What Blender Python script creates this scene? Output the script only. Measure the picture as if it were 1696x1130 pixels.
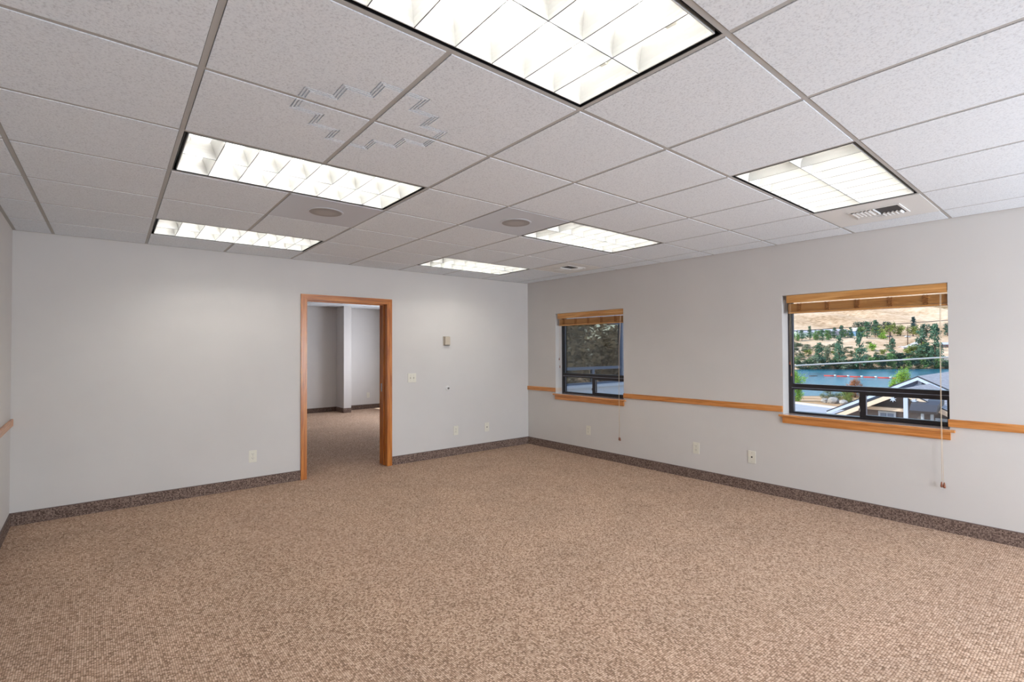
import bpy, bmesh, math, random
from mathutils import Vector, Matrix

# ---------------------------------------------------------------- clear
for o in list(bpy.data.objects): bpy.data.objects.remove(o, do_unlink=True)
SC = bpy.context.scene
COL = SC.collection
R = math.radians

# ---------------------------------------------------------------- camera
EYE = Vector((-5.0929, -5.8031, 1.42))
YAW, PITCH, ROLL, FPX = 0.689118, 0.01608938, -0.00415079, 845.645
cd = bpy.data.cameras.new('camera'); cam = bpy.data.objects.new('camera', cd); COL.objects.link(cam)
cd.sensor_fit = 'HORIZONTAL'; cd.sensor_width = 36.0; cd.lens = FPX / 1696 * 36.0
cd.clip_start = 0.05; cd.clip_end = 5000
fw = Vector((math.sin(YAW)*math.cos(PITCH), math.cos(YAW)*math.cos(PITCH), math.sin(PITCH)))
rt = Vector((math.cos(YAW), -math.sin(YAW), 0)); up = rt.cross(fw)
r2 = rt*math.cos(ROLL) + up*math.sin(ROLL); u2 = r2.cross(fw)
cam.matrix_world = Matrix(((r2.x, u2.x, -fw.x, EYE.x), (r2.y, u2.y, -fw.y, EYE.y), (r2.z, u2.z, -fw.z, EYE.z), (0, 0, 0, 1)))
SC.camera = cam

# ---------------------------------------------------------------- view, sky, sun
SC.view_settings.view_transform = 'Standard'; SC.view_settings.look = 'None'
SC.view_settings.gamma = 1.0; SC.view_settings.use_curve_mapping = False
SC.view_settings.exposure = 0.43
TUBE_STRENGTH = 28.0
SKY_STRENGTH = 0.27
SUN_STRENGTH = 2.0
W = bpy.data.worlds.new('world'); SC.world = W; W.use_nodes = True
wn = W.node_tree; wn.nodes.clear()
sky = wn.nodes.new('ShaderNodeTexSky'); sky.sky_type = 'NISHITA'; sky.sun_disc = False
sky.sun_elevation = R(42); sky.sun_rotation = R(-50); sky.altitude = 300; sky.air_density = 1.0; sky.dust_density = 1.5; sky.ozone_density = 1.0
bg = wn.nodes.new('ShaderNodeBackground'); bg.inputs[1].default_value = SKY_STRENGTH
wo = wn.nodes.new('ShaderNodeOutputWorld')
wn.links.new(sky.outputs[0], bg.inputs[0]); wn.links.new(bg.outputs[0], wo.inputs[0])
sd = bpy.data.lights.new('sun', 'SUN'); sd.energy = SUN_STRENGTH; sd.angle = R(0.6); sd.color = (1.0, 0.93, 0.82)
sun = bpy.data.objects.new('sun', sd); COL.objects.link(sun)
sun.rotation_euler = Vector((0.62, -0.42, -0.66)).to_track_quat('-Z', 'Y').to_euler()
sun.location = (0, 0, 30)

def portal(x, y, z, w, h, direction):
    l = bpy.data.lights.new('window_portal', 'AREA'); l.shape = 'RECTANGLE'; l.size = w; l.size_y = h; l.cycles.is_portal = True
    o = bpy.data.objects.new('window_portal', l); COL.objects.link(o); o.location = (x, y, z)
    o.rotation_euler = Vector(direction).to_track_quat('-Z', 'Y').to_euler()

def daylight(x, y, z, w, h, direction, watts, c=(0.80, 0.89, 1.0)):
    # daylight is an added area lamp for fill, outside an unseen opening
    l = bpy.data.lights.new('window_daylight', 'AREA'); l.shape = 'RECTANGLE'; l.size = w; l.size_y = h; l.energy = watts; l.color = c
    o = bpy.data.objects.new('window_daylight', l); COL.objects.link(o); o.location = (x, y, z)
    o.rotation_euler = Vector(direction).to_track_quat('-Z', 'Y').to_euler()
NWIN = [(-3.4, -1.9), (-1.6, -0.1)]   # made-up windows behind the camera, put in to carry the fill lamps
NZ0, NZ1 = 0.45, 2.15
for (a_, b_) in NWIN: daylight((a_+b_)/2, -8.86, (NZ0+NZ1)/2, b_-a_, NZ1-NZ0, (0, 1, 0.42), 96, (0.80, 0.885, 1.0))
daylight(0.80, 4.0, 1.36, 1.8, 1.13, (-1, 0, 0), 50, (0.84, 0.89, 1.0))  # added to brighten the far room, lamp outside an unseen window

# ---------------------------------------------------------------- colours and materials
def lin(c):
    return tuple(((v/255)/12.92 if v/255 <= 0.04045 else ((v/255+0.055)/1.055)**2.4) for v in c) + (1.0,)
class NT:
    def __init__(s, name):
        s.m = bpy.data.materials.new(name); s.m.use_nodes = True; s.t = s.m.node_tree; s.t.nodes.clear()
        s.out = s.n('ShaderNodeOutputMaterial'); s.b = s.n('ShaderNodeBsdfPrincipled'); s.l(s.b.outputs[0], s.out.inputs[0])
    def n(s, k, **kw):
        x = s.t.nodes.new(k)
        for a, v in kw.items(): setattr(x, a, v)
        return x
    def l(s, a, b): s.t.links.new(a, b)
    def coord(s, scale=(1, 1, 1), rot=(0, 0, 0)):
        c = s.n('ShaderNodeTexCoord'); m = s.n('ShaderNodeMapping'); m.inputs['Scale'].default_value = scale; m.inputs['Rotation'].default_value = rot
        s.l(c.outputs['Object'], m.inputs[0]); return m.outputs[0]
    def noise(s, vec, scale, detail=4, rough=0.55):
        x = s.n('ShaderNodeTexNoise'); x.inputs['Scale'].default_value = scale; x.inputs['Detail'].default_value = detail; x.inputs['Roughness'].default_value = rough
        s.l(vec, x.inputs['Vector']); return x.outputs['Fac']
    def ramp(s, fac, stops):
        x = s.n('ShaderNodeValToRGB'); e = x.color_ramp.elements
        while len(e) < len(stops): e.new(0.5)
        for k, (p, c) in enumerate(stops): e[k].position = p; e[k].color = c
        s.l(fac, x.inputs[0]); return x.outputs[0]
    def bump(s, h, strength, dist):
        x = s.n('ShaderNodeBump'); x.inputs['Strength'].default_value = strength; x.inputs['Distance'].default_value = dist
        s.l(h, x.inputs['Height']); s.l(x.outputs[0], s.b.inputs['Normal'])
    def set(s, **kw):
        for k, v in kw.items():
            nm = {'rough': 'Roughness', 'metal': 'Metallic', 'base': 'Base Color', 'spec': 'Specular IOR Level', 'coat': 'Coat Weight', 'coatr': 'Coat Roughness', 'sheen': 'Sheen Weight'}[k]
            s.b.inputs[nm].default_value = v
def plain(name, c, rough=0.5, metal=0.0, spec=0.5, coat=0.0, nscale=None, namp=0.0):
    t = NT(name); t.set(rough=rough, metal=metal, spec=spec, coat=coat)
    if nscale:
        v = t.coord(); f = t.noise(v, nscale)
        a = lin(c); d = 1-namp; e = 1+namp
        t.l(t.ramp(f, [(0.3, (a[0]*d, a[1]*d, a[2]*d, 1)), (0.7, (min(1, a[0]*e), min(1, a[1]*e), min(1, a[2]*e), 1))]), t.b.inputs['Base Color'])
    else: t.set(base=lin(c))
    return t.m
M = {}
# painted wall with roller stipple
t = NT('wall_paint'); v = t.coord()
t.l(t.ramp(t.noise(v, 1.2, 3), [(0.3, lin((208, 204, 200))), (0.7, lin((213, 209, 205)))]), t.b.inputs['Base Color'])
t.bump(t.noise(v, 220, 3), 0.12, 0.002); t.set(rough=0.55, spec=0.3); M['wall'] = t.m
# carpet: rows of loops
t = NT('carpet'); v = t.coord(scale=(1, 1, 1))
def loops(t, v, sx, sy, sz=1):
    mp = t.n('ShaderNodeMapping'); mp.inputs['Scale'].default_value = (sx, sy, sz); t.l(v, mp.inputs[0])
    vo = t.n('ShaderNodeTexVoronoi'); vo.inputs['Scale'].default_value = 1.0; vo.inputs['Randomness'].default_value = 0.22
    t.l(mp.outputs[0], vo.inputs['Vector']); return vo
vo = loops(t, v, 112, 96, 0.001)
sep = t.n('ShaderNodeSeparateColor'); t.l(vo.outputs['Color'], sep.inputs[0])
big = t.noise(v, 2.2, 3); fine = t.noise(v, 160, 2)
ad = t.n('ShaderNodeMath', operation='ADD'); t.l(sep.outputs[0], ad.inputs[0])
m1 = t.n('ShaderNodeMath', operation='MULTIPLY_ADD'); t.l(fine, m1.inputs[0]); m1.inputs[1].default_value = 0.5; m1.inputs[2].default_value = -0.25; t.l(m1.outputs[0], ad.inputs[1])
col = t.ramp(ad.outputs[0], [(0.0, lin((150, 122, 102))), (0.3, lin((186, 155, 132))), (0.6, lin((202, 172, 149))), (1.0, lin((226, 199, 177)))])
dk = t.ramp(vo.outputs['Distance'], [(0.36, (1, 1, 1, 1)), (0.66, (0.40, 0.37, 0.35, 1))])
mx = t.n('ShaderNodeMix', data_type='RGBA', blend_type='MULTIPLY'); mx.inputs[0].default_value = 1.0
t.l(col, mx.inputs[6]); t.l(dk, mx.inputs[7])
mx2 = t.n('ShaderNodeMix', data_type='RGBA', blend_type='MULTIPLY'); mx2.inputs[0].default_value = 1.0
t.l(mx.outputs[2], mx2.inputs[6]); t.l(t.ramp(big, [(0.3, (0.93, 0.93, 0.93, 1)), (0.7, (1.05, 1.04, 1.03, 1))]), mx2.inputs[7])
t.l(mx2.outputs[2], t.b.inputs['Base Color'])
inv = t.n('ShaderNodeMath', operation='SUBTRACT'); inv.inputs[0].default_value = 1.0; t.l(vo.outputs['Distance'], inv.inputs[1])
t.bump(inv.outputs[0], 0.5, 0.005); t.set(rough=0.95, spec=0.1); M['carpet'] = t.m
# darker carpet base
t = NT('carpet_base'); v = t.coord()
vo = loops(t, v, 110, 110, 110); sep = t.n('ShaderNodeSeparateColor'); t.l(vo.outputs['Color'], sep.inputs[0])
col = t.ramp(sep.outputs[0], [(0.0, lin((96, 80, 72))), (0.5, lin((136, 115, 105))), (1.0, lin((168, 147, 134)))])
dk = t.ramp(vo.outputs['Distance'], [(0.3, (1, 1, 1, 1)), (0.65, (0.4, 0.37, 0.35, 1))])
mx = t.n('ShaderNodeMix', data_type='RGBA', blend_type='MULTIPLY'); mx.inputs[0].default_value = 1.0
t.l(col, mx.inputs[6]); t.l(dk, mx.inputs[7]); t.l(mx.outputs[2], t.b.inputs['Base Color'])
t.set(rough=0.95, spec=0.1); M['cbase'] = t.m
M['cbase_edge'] = plain('carpet_base_binding', (112, 96, 90), 0.9)
# mineral fibre ceiling tile
t = NT('ceiling_tile'); v = t.coord()
n1 = t.noise(v, 130, 3, 0.6); n2 = t.noise(v, 420, 2)
t.l(t.ramp(n1, [(0.30, lin((210, 215, 221))), (0.48, lin((234, 240, 246))), (0.75, lin((240, 245, 250)))]), t.b.inputs['Base Color'])
t.bump(n1, 0.35, 0.003); t.set(rough=0.9, spec=0.15); M['tile'] = t.m
M['tee'] = plain('painted_grid_metal', (186, 185, 182), 0.65, spec=0.2)
M['panel'] = plain('painted_panel_metal', (206, 211, 219), 0.4)
M['white_metal'] = plain('white_enamel', (232, 232, 230), 0.35)
M['grille_dark'] = plain('grille_shadow_grey', (62, 60, 60), 0.6)
M['black'] = plain('black_enamel', (14, 14, 16), 0.35)
M['louver'] = plain('satin_white_louver', (204, 205, 203), 0.3, spec=0.6)
M['reflector'] = plain('white_reflector', (196, 196, 192), 0.35)
M['edge'] = plain('louver_edge_shade', (92, 92, 94), 0.4)  # darker than the blades: shade on their undersides is put into this colour
M['holder'] = plain('lamp_holder_plastic', (170, 165, 158), 0.5)
t = NT('fluorescent_glass'); t.set(base=(0.9, 0.9, 0.88, 1)); t.b.inputs['Emission Color'].default_value = (1.0, 0.97, 0.92, 1); t.b.inputs['Emission Strength'].default_value = TUBE_STRENGTH; M['tube'] = t.m
# perforated disc
t = NT('perforated_grille'); v = t.coord(scale=(1, 1, 1))
vo = t.n('ShaderNodeTexVoronoi'); vo.inputs['Scale'].default_value = 140; vo.inputs['Randomness'].default_value = 0.0; t.l(v, vo.inputs['Vector'])
t.l(t.ramp(vo.outputs['Distance'], [(0.25, lin((98, 92, 90))), (0.42, lin((176, 172, 170)))]), t.b.inputs['Base Color']); t.set(rough=0.5); M['perf'] = t.m
def wood(name, c1, c2, c3, axis, rough=0.32, coat=0.3, sc=1.0):
    t = NT(name); st = [34*sc, 34*sc, 34*sc]; st[axis] = 1.6*sc
    v = t.coord(scale=st); w = t.n('ShaderNodeTexNoise'); w.inputs['Scale'].default_value = 1.0; w.inputs['Detail'].default_value = 6; w.inputs['Distortion'].default_value = 1.4
    t.l(v, w.inputs['Vector'])
    st2 = [240, 240, 240]; st2[axis] = 9
    v2 = t.coord(scale=st2); f2 = t.noise(v2, 1.0, 3)
    m_ = t.n('ShaderNodeMath', operation='MULTIPLY_ADD'); t.l(f2, m_.inputs[0]); m_.inputs[1].default_value = 0.35; t.l(w.outputs['Fac'], m_.inputs[2])
    t.l(t.ramp(m_.outputs[0], [(0.42, lin(c1)), (0.62, lin(c2)), (0.88, lin(c3))]), t.b.inputs['Base Color'])
    t.bump(m_.outputs[0], 0.15, 0.001); t.set(rough=rough, coat=coat, coatr=0.2); return t.m
OAK = ((128, 64, 14), (184, 106, 36), (212, 140, 64))
M['oak_z'] = wood('oak_upright', *OAK, 2)
M['oak_x'] = wood('oak_across', *OAK, 0)
M['oak_y'] = wood('oak_along_wall', (150, 86, 36), (200, 128, 62), (222, 156, 92), 1)
M['sillw'] = wood('sill_wood', (150, 86, 36), (204, 134, 70), (226, 162, 100), 1, rough=0.14, coat=1.0)
M['sillglare'] = plain('pale_sill_glare', (236, 216, 208), 0.12, coat=0.6)
M['slat'] = wood('blind_wood', (160, 104, 46), (202, 142, 76), (222, 168, 104), 1, 0.35, 0.2)
M['tassel'] = plain('tassel_wood', (140, 84, 58), 0.4)
M['cord'] = plain('cream_cord', (214, 196, 170), 0.8)
M['frame'] = plain('bronze_anodised_frame', (38, 34, 36), 0.32, metal=0.3, spec=0.6)
M['frame_hi'] = plain('grey_glazing_bead', (150, 155, 170), 0.4, metal=0.3)
M['ivory'] = plain('ivory_plastic', (226, 222, 208), 0.35)
M['slot'] = plain('slot_dark', (40, 36, 34), 0.6)
M['thermo'] = plain('beige_plastic', (176, 164, 146), 0.4)
M['chrome'] = plain('brushed_chrome', (190, 190, 192), 0.2, metal=1.0)
# clear pane: straight-through glass with its mirror part
t = NT('window_glass'); t.t.nodes.remove(t.b)
tr = t.n('ShaderNodeBsdfTransparent'); tr.inputs[0].default_value = (0.96, 0.98, 0.97, 1)
gl = t.n('ShaderNodeBsdfGlossy'); gl.inputs['Roughness'].default_value = 0.0; fr = t.n('ShaderNodeFresnel'); fr.inputs[0].default_value = 1.35
ms = t.n('ShaderNodeMixShader'); t.l(fr.outputs[0], ms.inputs[0]); t.l(tr.outputs[0], ms.inputs[1]); t.l(gl.outputs[0], ms.inputs[2]); t.l(ms.outputs[0], t.out.inputs[0]); M['glass'] = t.m
t = NT('coated_window_glass'); t.t.nodes.remove(t.b)
tr = t.n('ShaderNodeBsdfTransparent'); tr.inputs[0].default_value = (0.6, 0.62, 0.62, 1)
gl = t.n('ShaderNodeBsdfGlossy'); gl.inputs['Roughness'].default_value = 0.01
ms = t.n('ShaderNodeMixShader'); ms.inputs[0].default_value = 0.22; t.l(tr.outputs[0], ms.inputs[1]); t.l(gl.outputs[0], ms.inputs[2]); t.l(ms.outputs[0], t.out.inputs[0]); M['glass2'] = t.m

# ---------------------------------------------------------------- mesh helpers
class MB:
    def __init__(s): s.v = []; s.f = []; s.sm = []
    def add(s, vs, fs, smooth=False):
        b = len(s.v); s.v += [tuple(p) for p in vs]; s.f += [tuple(b+i for i in f) for f in fs]; s.sm += [smooth]*len(fs); return s
    def box(s, x0, y0, z0, x1, y1, z1, c=0.0):
        x0, x1 = sorted((x0, x1)); y0, y1 = sorted((y0, y1)); z0, z1 = sorted((z0, z1))
        if c <= 0:
            vs = [(x0,y0,z0),(x1,y0,z0),(x1,y1,z0),(x0,y1,z0),(x0,y0,z1),(x1,y0,z1),(x1,y1,z1),(x0,y1,z1)]
            return s.add(vs, [(3,2,1,0),(4,5,6,7),(0,1,5,4),(1,2,6,5),(2,3,7,6),(3,0,4,7)])
        bm = bmesh.new(); bmesh.ops.create_cube(bm, size=1)
        for q in bm.verts: q.co = Vector((x0+(q.co.x+.5)*(x1-x0), y0+(q.co.y+.5)*(y1-y0), z0+(q.co.z+.5)*(z1-z0)))
        bmesh.ops.bevel(bm, geom=bm.edges[:], offset=c, segments=2, affect='EDGES', profile=0.5)
        return s.frombm(bm)
    def frombm(s, bm, smooth=False):
        bm.verts.index_update(); s.add([q.co[:] for q in bm.verts], [[q.index for q in f.verts] for f in bm.faces], smooth); bm.free(); return s
    def prism(s, poly, axis, a, b):
        # poly: 2D points in the plane of the two other axes (cyclic order), extruded along axis
        def P(p, t):
            if axis == 0: return (t, p[0], p[1])
            if axis == 1: return (p[0], t, p[1])
            return (p[0], p[1], t)
        n = len(poly); vs = [P(p, a) for p in poly] + [P(p, b) for p in poly]
        fs = [tuple(range(n)), tuple(range(2*n-1, n-1, -1))] + [(i, (i+1) % n, n+(i+1) % n, n+i) for i in range(n)]
        return s.add(vs, fs)
    def tube(s, pts, r, n=8, cap=True, smooth=True):
        pts = [Vector(p) for p in pts]; rs = r if isinstance(r, (list, tuple)) else [r]*len(pts)
        vs = []; fs = []; prev = None
        for k, p in enumerate(pts):
            d = (pts[min(k+1, len(pts)-1)] - pts[max(k-1, 0)]).normalized()
            if prev is None: a = d.orthogonal().normalized()
            else: a = (prev - d*prev.dot(d)).normalized()
            prev = a; b = d.cross(a)
            for i in range(n):
                t_ = 2*math.pi*i/n; vs.append(p + (a*math.cos(t_) + b*math.sin(t_))*rs[k])
        for k in range(len(pts)-1):
            for i in range(n): fs.append((k*n+i, k*n+(i+1) % n, (k+1)*n+(i+1) % n, (k+1)*n+i))
        s.add(vs, fs, smooth)
        if cap: b0 = len(s.v)-len(vs); s.f += [tuple(b0+n-1-i for i in range(n)), tuple(b0+(len(pts)-1)*n+i for i in range(n))]; s.sm += [False, False]
        return s
    def obj(s, name, mat, parent=None, loc=None):
        me = bpy.data.meshes.new(name); me.from_pydata(s.v, [], s.f); me.update()
        bm = bmesh.new(); bm.from_mesh(me); bmesh.ops.recalc_face_normals(bm, faces=bm.faces[:]); bm.to_mesh(me); bm.free()
        if any(s.sm): me.polygons.foreach_set('use_smooth', s.sm)
        me.materials.append(mat); o = bpy.data.objects.new(name, me); COL.objects.link(o)
        if parent: o.parent = parent
        if loc is not None: o.location = loc
        return o
def tag(o, label=None, cat=None, group=None, kind=None):
    if label: o['label'] = label
    if cat: o['category'] = cat
    if group: o['group'] = group
    if kind: o['kind'] = kind
    return o
def empty(name, loc=(0, 0, 0), rz=0.0, **kw):
    o = bpy.data.objects.new(name, None); o.empty_display_size = 0.1; COL.objects.link(o); o.location = loc; o.rotation_euler = (0, 0, rz)
    return tag(o, **kw)
def copy_tree(o, parent=None):
    c = o.copy(); COL.objects.link(c); c.parent = parent
    for ch in list(o.children): copy_tree(ch, c)
    return c
def struct(o): o['kind'] = 'structure'; return o

# ---------------------------------------------------------------- room shell
H = 2.4127; XL = -5.597; YN = -8.60; XT = 0.22; YB = 0.18; DECK = 2.95; Y2 = 5.95; X2L = -4.6; X2R = 0.55
struct(MB().box(XL-0.2, YN-0.2, -0.12, 0.22, Y2+0.2, 0).obj('floor', M['carpet']))
struct(MB().box(X2R, YB-0.0, -0.12, 4.2, 2.8, -0.01).box(0.22, YB, -0.12, X2R, 2.8, -0.01).obj('floor_wing', M['carpet']))

def wall_panel(name, axis, p0, p1, a0, a1, z1, holes):
    """axis 0: wall in a plane of constant x (from p0 to p1) running along y; axis 1: constant y. holes: (a0,a1,z0,z1)"""
    mb = MB(); cuts = sorted(set([a0, a1] + [h[0] for h in holes] + [h[1] for h in holes]))
    for k in range(len(cuts)-1):
        c0, c1 = cuts[k], cuts[k+1]; hs = [h for h in holes if h[0] <= c0+1e-6 and h[1] >= c1-1e-6]
        segs = [(0.0, z1)] if not hs else [(0.0, hs[0][2]), (hs[0][3], z1)]
        for (s0, s1) in segs:
            if s1-s0 < 1e-4: continue
            if axis == 0: mb.box(p0, c0, s0, p1, c1, s1)
            else: mb.box(c0, p0, s0, c1, p1, s1)
    return struct(mb.obj(name, M['wall']))
ZS, ZT = 0.79, 1.921                       # window sill and head
WIN = {1: (-1.795, -0.595), 2: (-4.905, -3.682), 3: (-8.005, -6.785)}
NW = NWIN
LW = (-4.9, -3.4)
wall_panel('wall_right', 0, 0.0, XT, YN, YB, DECK, [(a, b, ZS, ZT) for (a, b) in WIN.values()])
wall_panel('wall_back', 1, 0.0, YB, XL-0.2, 0.0, DECK, [(-3.29, -2.27, 0.0, 2.02)])
wall_panel('wall_left', 0, XL-0.2, XL, YN, 0.0, DECK, [])
wall_panel('wall_front', 1, YN-0.22, YN, XL-0.2, XT, DECK, [(a, b, NZ0, NZ1) for a, b in NW])
# second room beyond the doorway
wall_panel('wall_far', 1, Y2, Y2+0.2, X2L-0.2, X2R+0.2, DECK, [])
wall_panel('wall_far_left', 0, X2L-0.2, X2L, YB, Y2, DECK, [])
wall_panel('wall_far_right', 0, X2R, X2R+0.2, YB+0.0, Y2, DECK, [(3.1, 4.9, ZS, ZT)])
col_o = struct(MB().box(-0.70, 5.49, 0, -0.53, Y2, H+0.05).obj('wall_column', M['wall']))
struct(MB().box(XL-0.4, YN-0.4, DECK, XT+0.5, Y2+0.4, DECK+0.2).obj('ceiling_deck', M['wall']))
for (a, b) in WIN.values(): portal(XT+0.02, (a+b)/2, (ZS+ZT)/2, b-a, ZT-ZS, (-1, 0, 0))

# baseboards: carpet strip with bound top edge
def base(name, x0, y0, x1, y1):
    p = struct(MB().box(x0, y0, 0, x1, y1, 0.100).obj(name, M['cbase']))
    MB().box(x0, y0, 0.1002, x1, y1, 0.106).obj('top_binding', M['cbase_edge'], p); return p
BT = 0.009
base('baseboard_back', XL+BT, -BT, -3.3215, -0.0005)
base('baseboard_back_right', -2.238, -BT, -BT, -0.0005)
base('baseboard_right', -BT, YN, -0.0005, -0.0005)
base('baseboard_left', XL+0.0005, YN, XL+BT, -0.0005)
base('baseboard_far', X2L, Y2-BT, -0.70, Y2-0.0005)
base('baseboard_far_right', -0.53, Y2-BT, X2R, Y2-0.0005)
base('baseboard_column_side', -0.70-BT, 5.49-BT, -0.7005, Y2-BT)
base('baseboard_column', -0.70, 5.49-BT, -0.53, 5.4895)

# ---------------------------------------------------------------- doorway
door = struct(empty('door_1')); DX0, DX1, DH = -3.2555, -2.301, 1.975
CW = 0.064; CT = 0.018
def casing(mb, pts): return mb
for side, yf, yb in ((1, -CT, 0.0), (2, YB, YB+CT)):
    MB().prism([(DX0-CW, 0), (DX0, 0), (DX0, DH), (DX0-CW, DH+CW)], 1, yf, yb).obj('casing', M['oak_z'], door)
    MB().prism([(DX1+CW, 0), (DX1, 0), (DX1, DH), (DX1+CW, DH+CW)], 1, yf, yb).obj('casing', M['oak_z'], door)
    MB().prism([(DX0-CW, DH+CW), (DX0, DH), (DX1, DH), (DX1+CW, DH+CW)], 1, yf, yb).obj('head_casing', M['oak_x'], door)
e = 0.004
MB().box(-3.29+0.0005, -CT+e, 0, DX0-e, YB+CT-e, 2.0195).obj('jamb', M['oak_z'], door)
MB().box(DX1+e, -CT+e, 0, -2.2705, YB+CT-e, 2.0195).obj('jamb', M['oak_z'], door)
MB().box(DX0-e, -CT+e, DH+e, DX1+e, YB+CT-e, 2.0195).obj('head_jamb', M['oak_x'], door)
MB().box(DX0-e, 0.075, 0, DX0+0.008, 0.115, DH+e).obj('door_stop', M['oak_z'], door)
MB().box(DX1-0.008, 0.075, 0, DX1+e, 0.115, DH+e).obj('door_stop', M['oak_z'], door)
MB().box(DX0+0.008, 0.075, DH-0.008, DX1-0.008, 0.115, DH+e).obj('head_stop', M['oak_x'], door)
MB().box(DX1+e-0.0025, 0.135, 0.90, DX1+e, 0.165, 1.0).obj('strike_plate', M['chrome'], door)

# ---------------------------------------------------------------- chair rail
def rail(name, x0, y0, x1, y1):
    z0, z1 = 0.811, 0.869; xm = x0
    sgn = 1 if x1 > x0 else -1
    return struct(MB().box(x0, y0, z0, x1, y1, z1, 0.004).obj(name, M['oak_y']))
rail('trim_1', -0.018, -0.594, -0.0005, -0.0005)
rail('trim_2', -0.018, -3.681, -0.0005, -1.797)
rail('trim_3', -0.018, -6.78, -0.0005, -4.897)
rail('trim_4', XL+0.0005, YN, XL+0.018, -0.0005)

# ---------------------------------------------------------------- windows of the right wall
def window(n, a, b, zmid=1.03, slider=True):
    w = struct(empty('window_%d' % n))
    X0, X1 = 0.125, 0.195
    MB().box(X0, b-0.030, ZS+0.001, X1, b-0.001, ZT-0.001, 0.002).obj('frame', M['frame'], w)
    MB().box(X0, a+0.001, ZS+0.001, X1, a+0.022, ZT-0.001, 0.002).obj('frame', M['frame'], w)
    MB().box(X0, a+0.022, ZT-0.03, X1, b-0.030, ZT-0.001, 0.002).obj('frame', M['frame'], w)
    MB().box(X0, a+0.022, ZS+0.001, X1, b-0.030, ZS+0.020, 0.002).obj('frame', M['frame'], w)
    MB().box(X0-0.004, a+0.022, 1.040, X1, b-0.030, 1.078, 0.003).box(X0, a+0.022, 1.023, X1, b-0.030, 1.0402).obj('mid_rail', M['frame'], w)
    MB().box(X0-0.006, a+0.022, 1.0385, X0-0.0005, b-0.030, 1.0425).obj('bead', M['frame_hi'], w)
    ym = b - 0.030 - (b-a-0.052)*0.485
    # fixed lower light
    MB().box(X0+0.03, ym-0.01, ZS+0.020, X1, ym+0.012, 1.023).obj('meeting_stile', M['frame'], w)
    MB().box(0.170, ym, ZS+0.02, 0.174, b-0.03, 1.023).obj('pane', M['glass'], w)
    MB().box(0.165, a+0.022, 1.078, 0.169, b-0.03, ZT-0.03).obj('pane', M['glass'], w)
    MB().box(X0+0.035, b-0.036, ZS+0.02, X0+0.042, b-0.030, 1.023).obj('bead', M['frame_hi'], w)
    MB().box(X0+0.035, b-0.036, 1.078, X0+0.042, b-0.030, ZT-0.03).obj('bead', M['frame_hi'], w)
    # sliding sash
    s = MB(); S0, S1 = X0-0.012, X0+0.028
    s.box(S0, ym-0.042, ZS+0.020, S1, ym+0.004, 1.038, 0.002)
    s.box(S0, a+0.0225, ZS+0.020, S1, a+0.034, 1.038, 0.002)
    s.box(S0, a+0.034, 1.004, S1, ym-0.042, 1.038, 0.002)
    s.box(S0, a+0.034, ZS+0.020, S1, ym-0.042, ZS+0.042, 0.002)
    sash = s.obj('sash', M['frame'], w)
    MB().box(S0+0.018, a+0.034, ZS+0.042, S0+0.022, ym-0.042, 1.004).obj('pane', M['glass'], sash)
    MB().box(S0+0.008, ym-0.0485, ZS+0.042, S0+0.016, ym-0.042, 1.004).obj('bead', M['frame_hi'], sash)
    MB().box(S0-0.014, ym-0.006, 0.86, S0-0.0003, ym+0.008, 0.865+0.025, 0.002).obj('latch', M['chrome'], sash)
    MB().box(S1, ym+0.004, 0.905, S1+0.016, ym+0.020, 0.985, 0.002).obj('pull', M['frame'], sash)
    # wooden stool and apron
    MB().box(-0.034, a-0.036, ZS-0.021, -0.0005, b+0.032, ZS+0.0004, 0.004).obj('sill', M['sillw'], w)
    MB().box(-0.022, a+0.0008, ZS+0.0005, X0, b-0.0008, ZS+0.0022, 0.0005).obj('sill_glare', M['sillglare'], w)  # pale board: glare on the varnished sill is put into its colour
    MB().prism([(-0.0005, ZS-0.0215), (-0.020, ZS-0.0215), (-0.014, ZS-0.080), (-0.0005, ZS-0.080)], 1, a-0.006, b+0.002)
    p = MB(); p.prism([(-0.0005, ZS-0.0215), (-0.020, ZS-0.0215), (-0.015, ZS-0.080), (-0.0005, ZS-0.080)], 1, a-0.006, b+0.002); p.obj('apron', M['oak_y'], w)
    return w
for n, (a, b) in WIN.items(): window(n, a, b)
MB().box(0.002, -0.5962, 0.812, 0.115, -0.5952, 0.868).obj('rail_return', plain('pale_wood_return', (214, 196, 178), 0.5), bpy.data.objects['window_1'])

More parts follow.
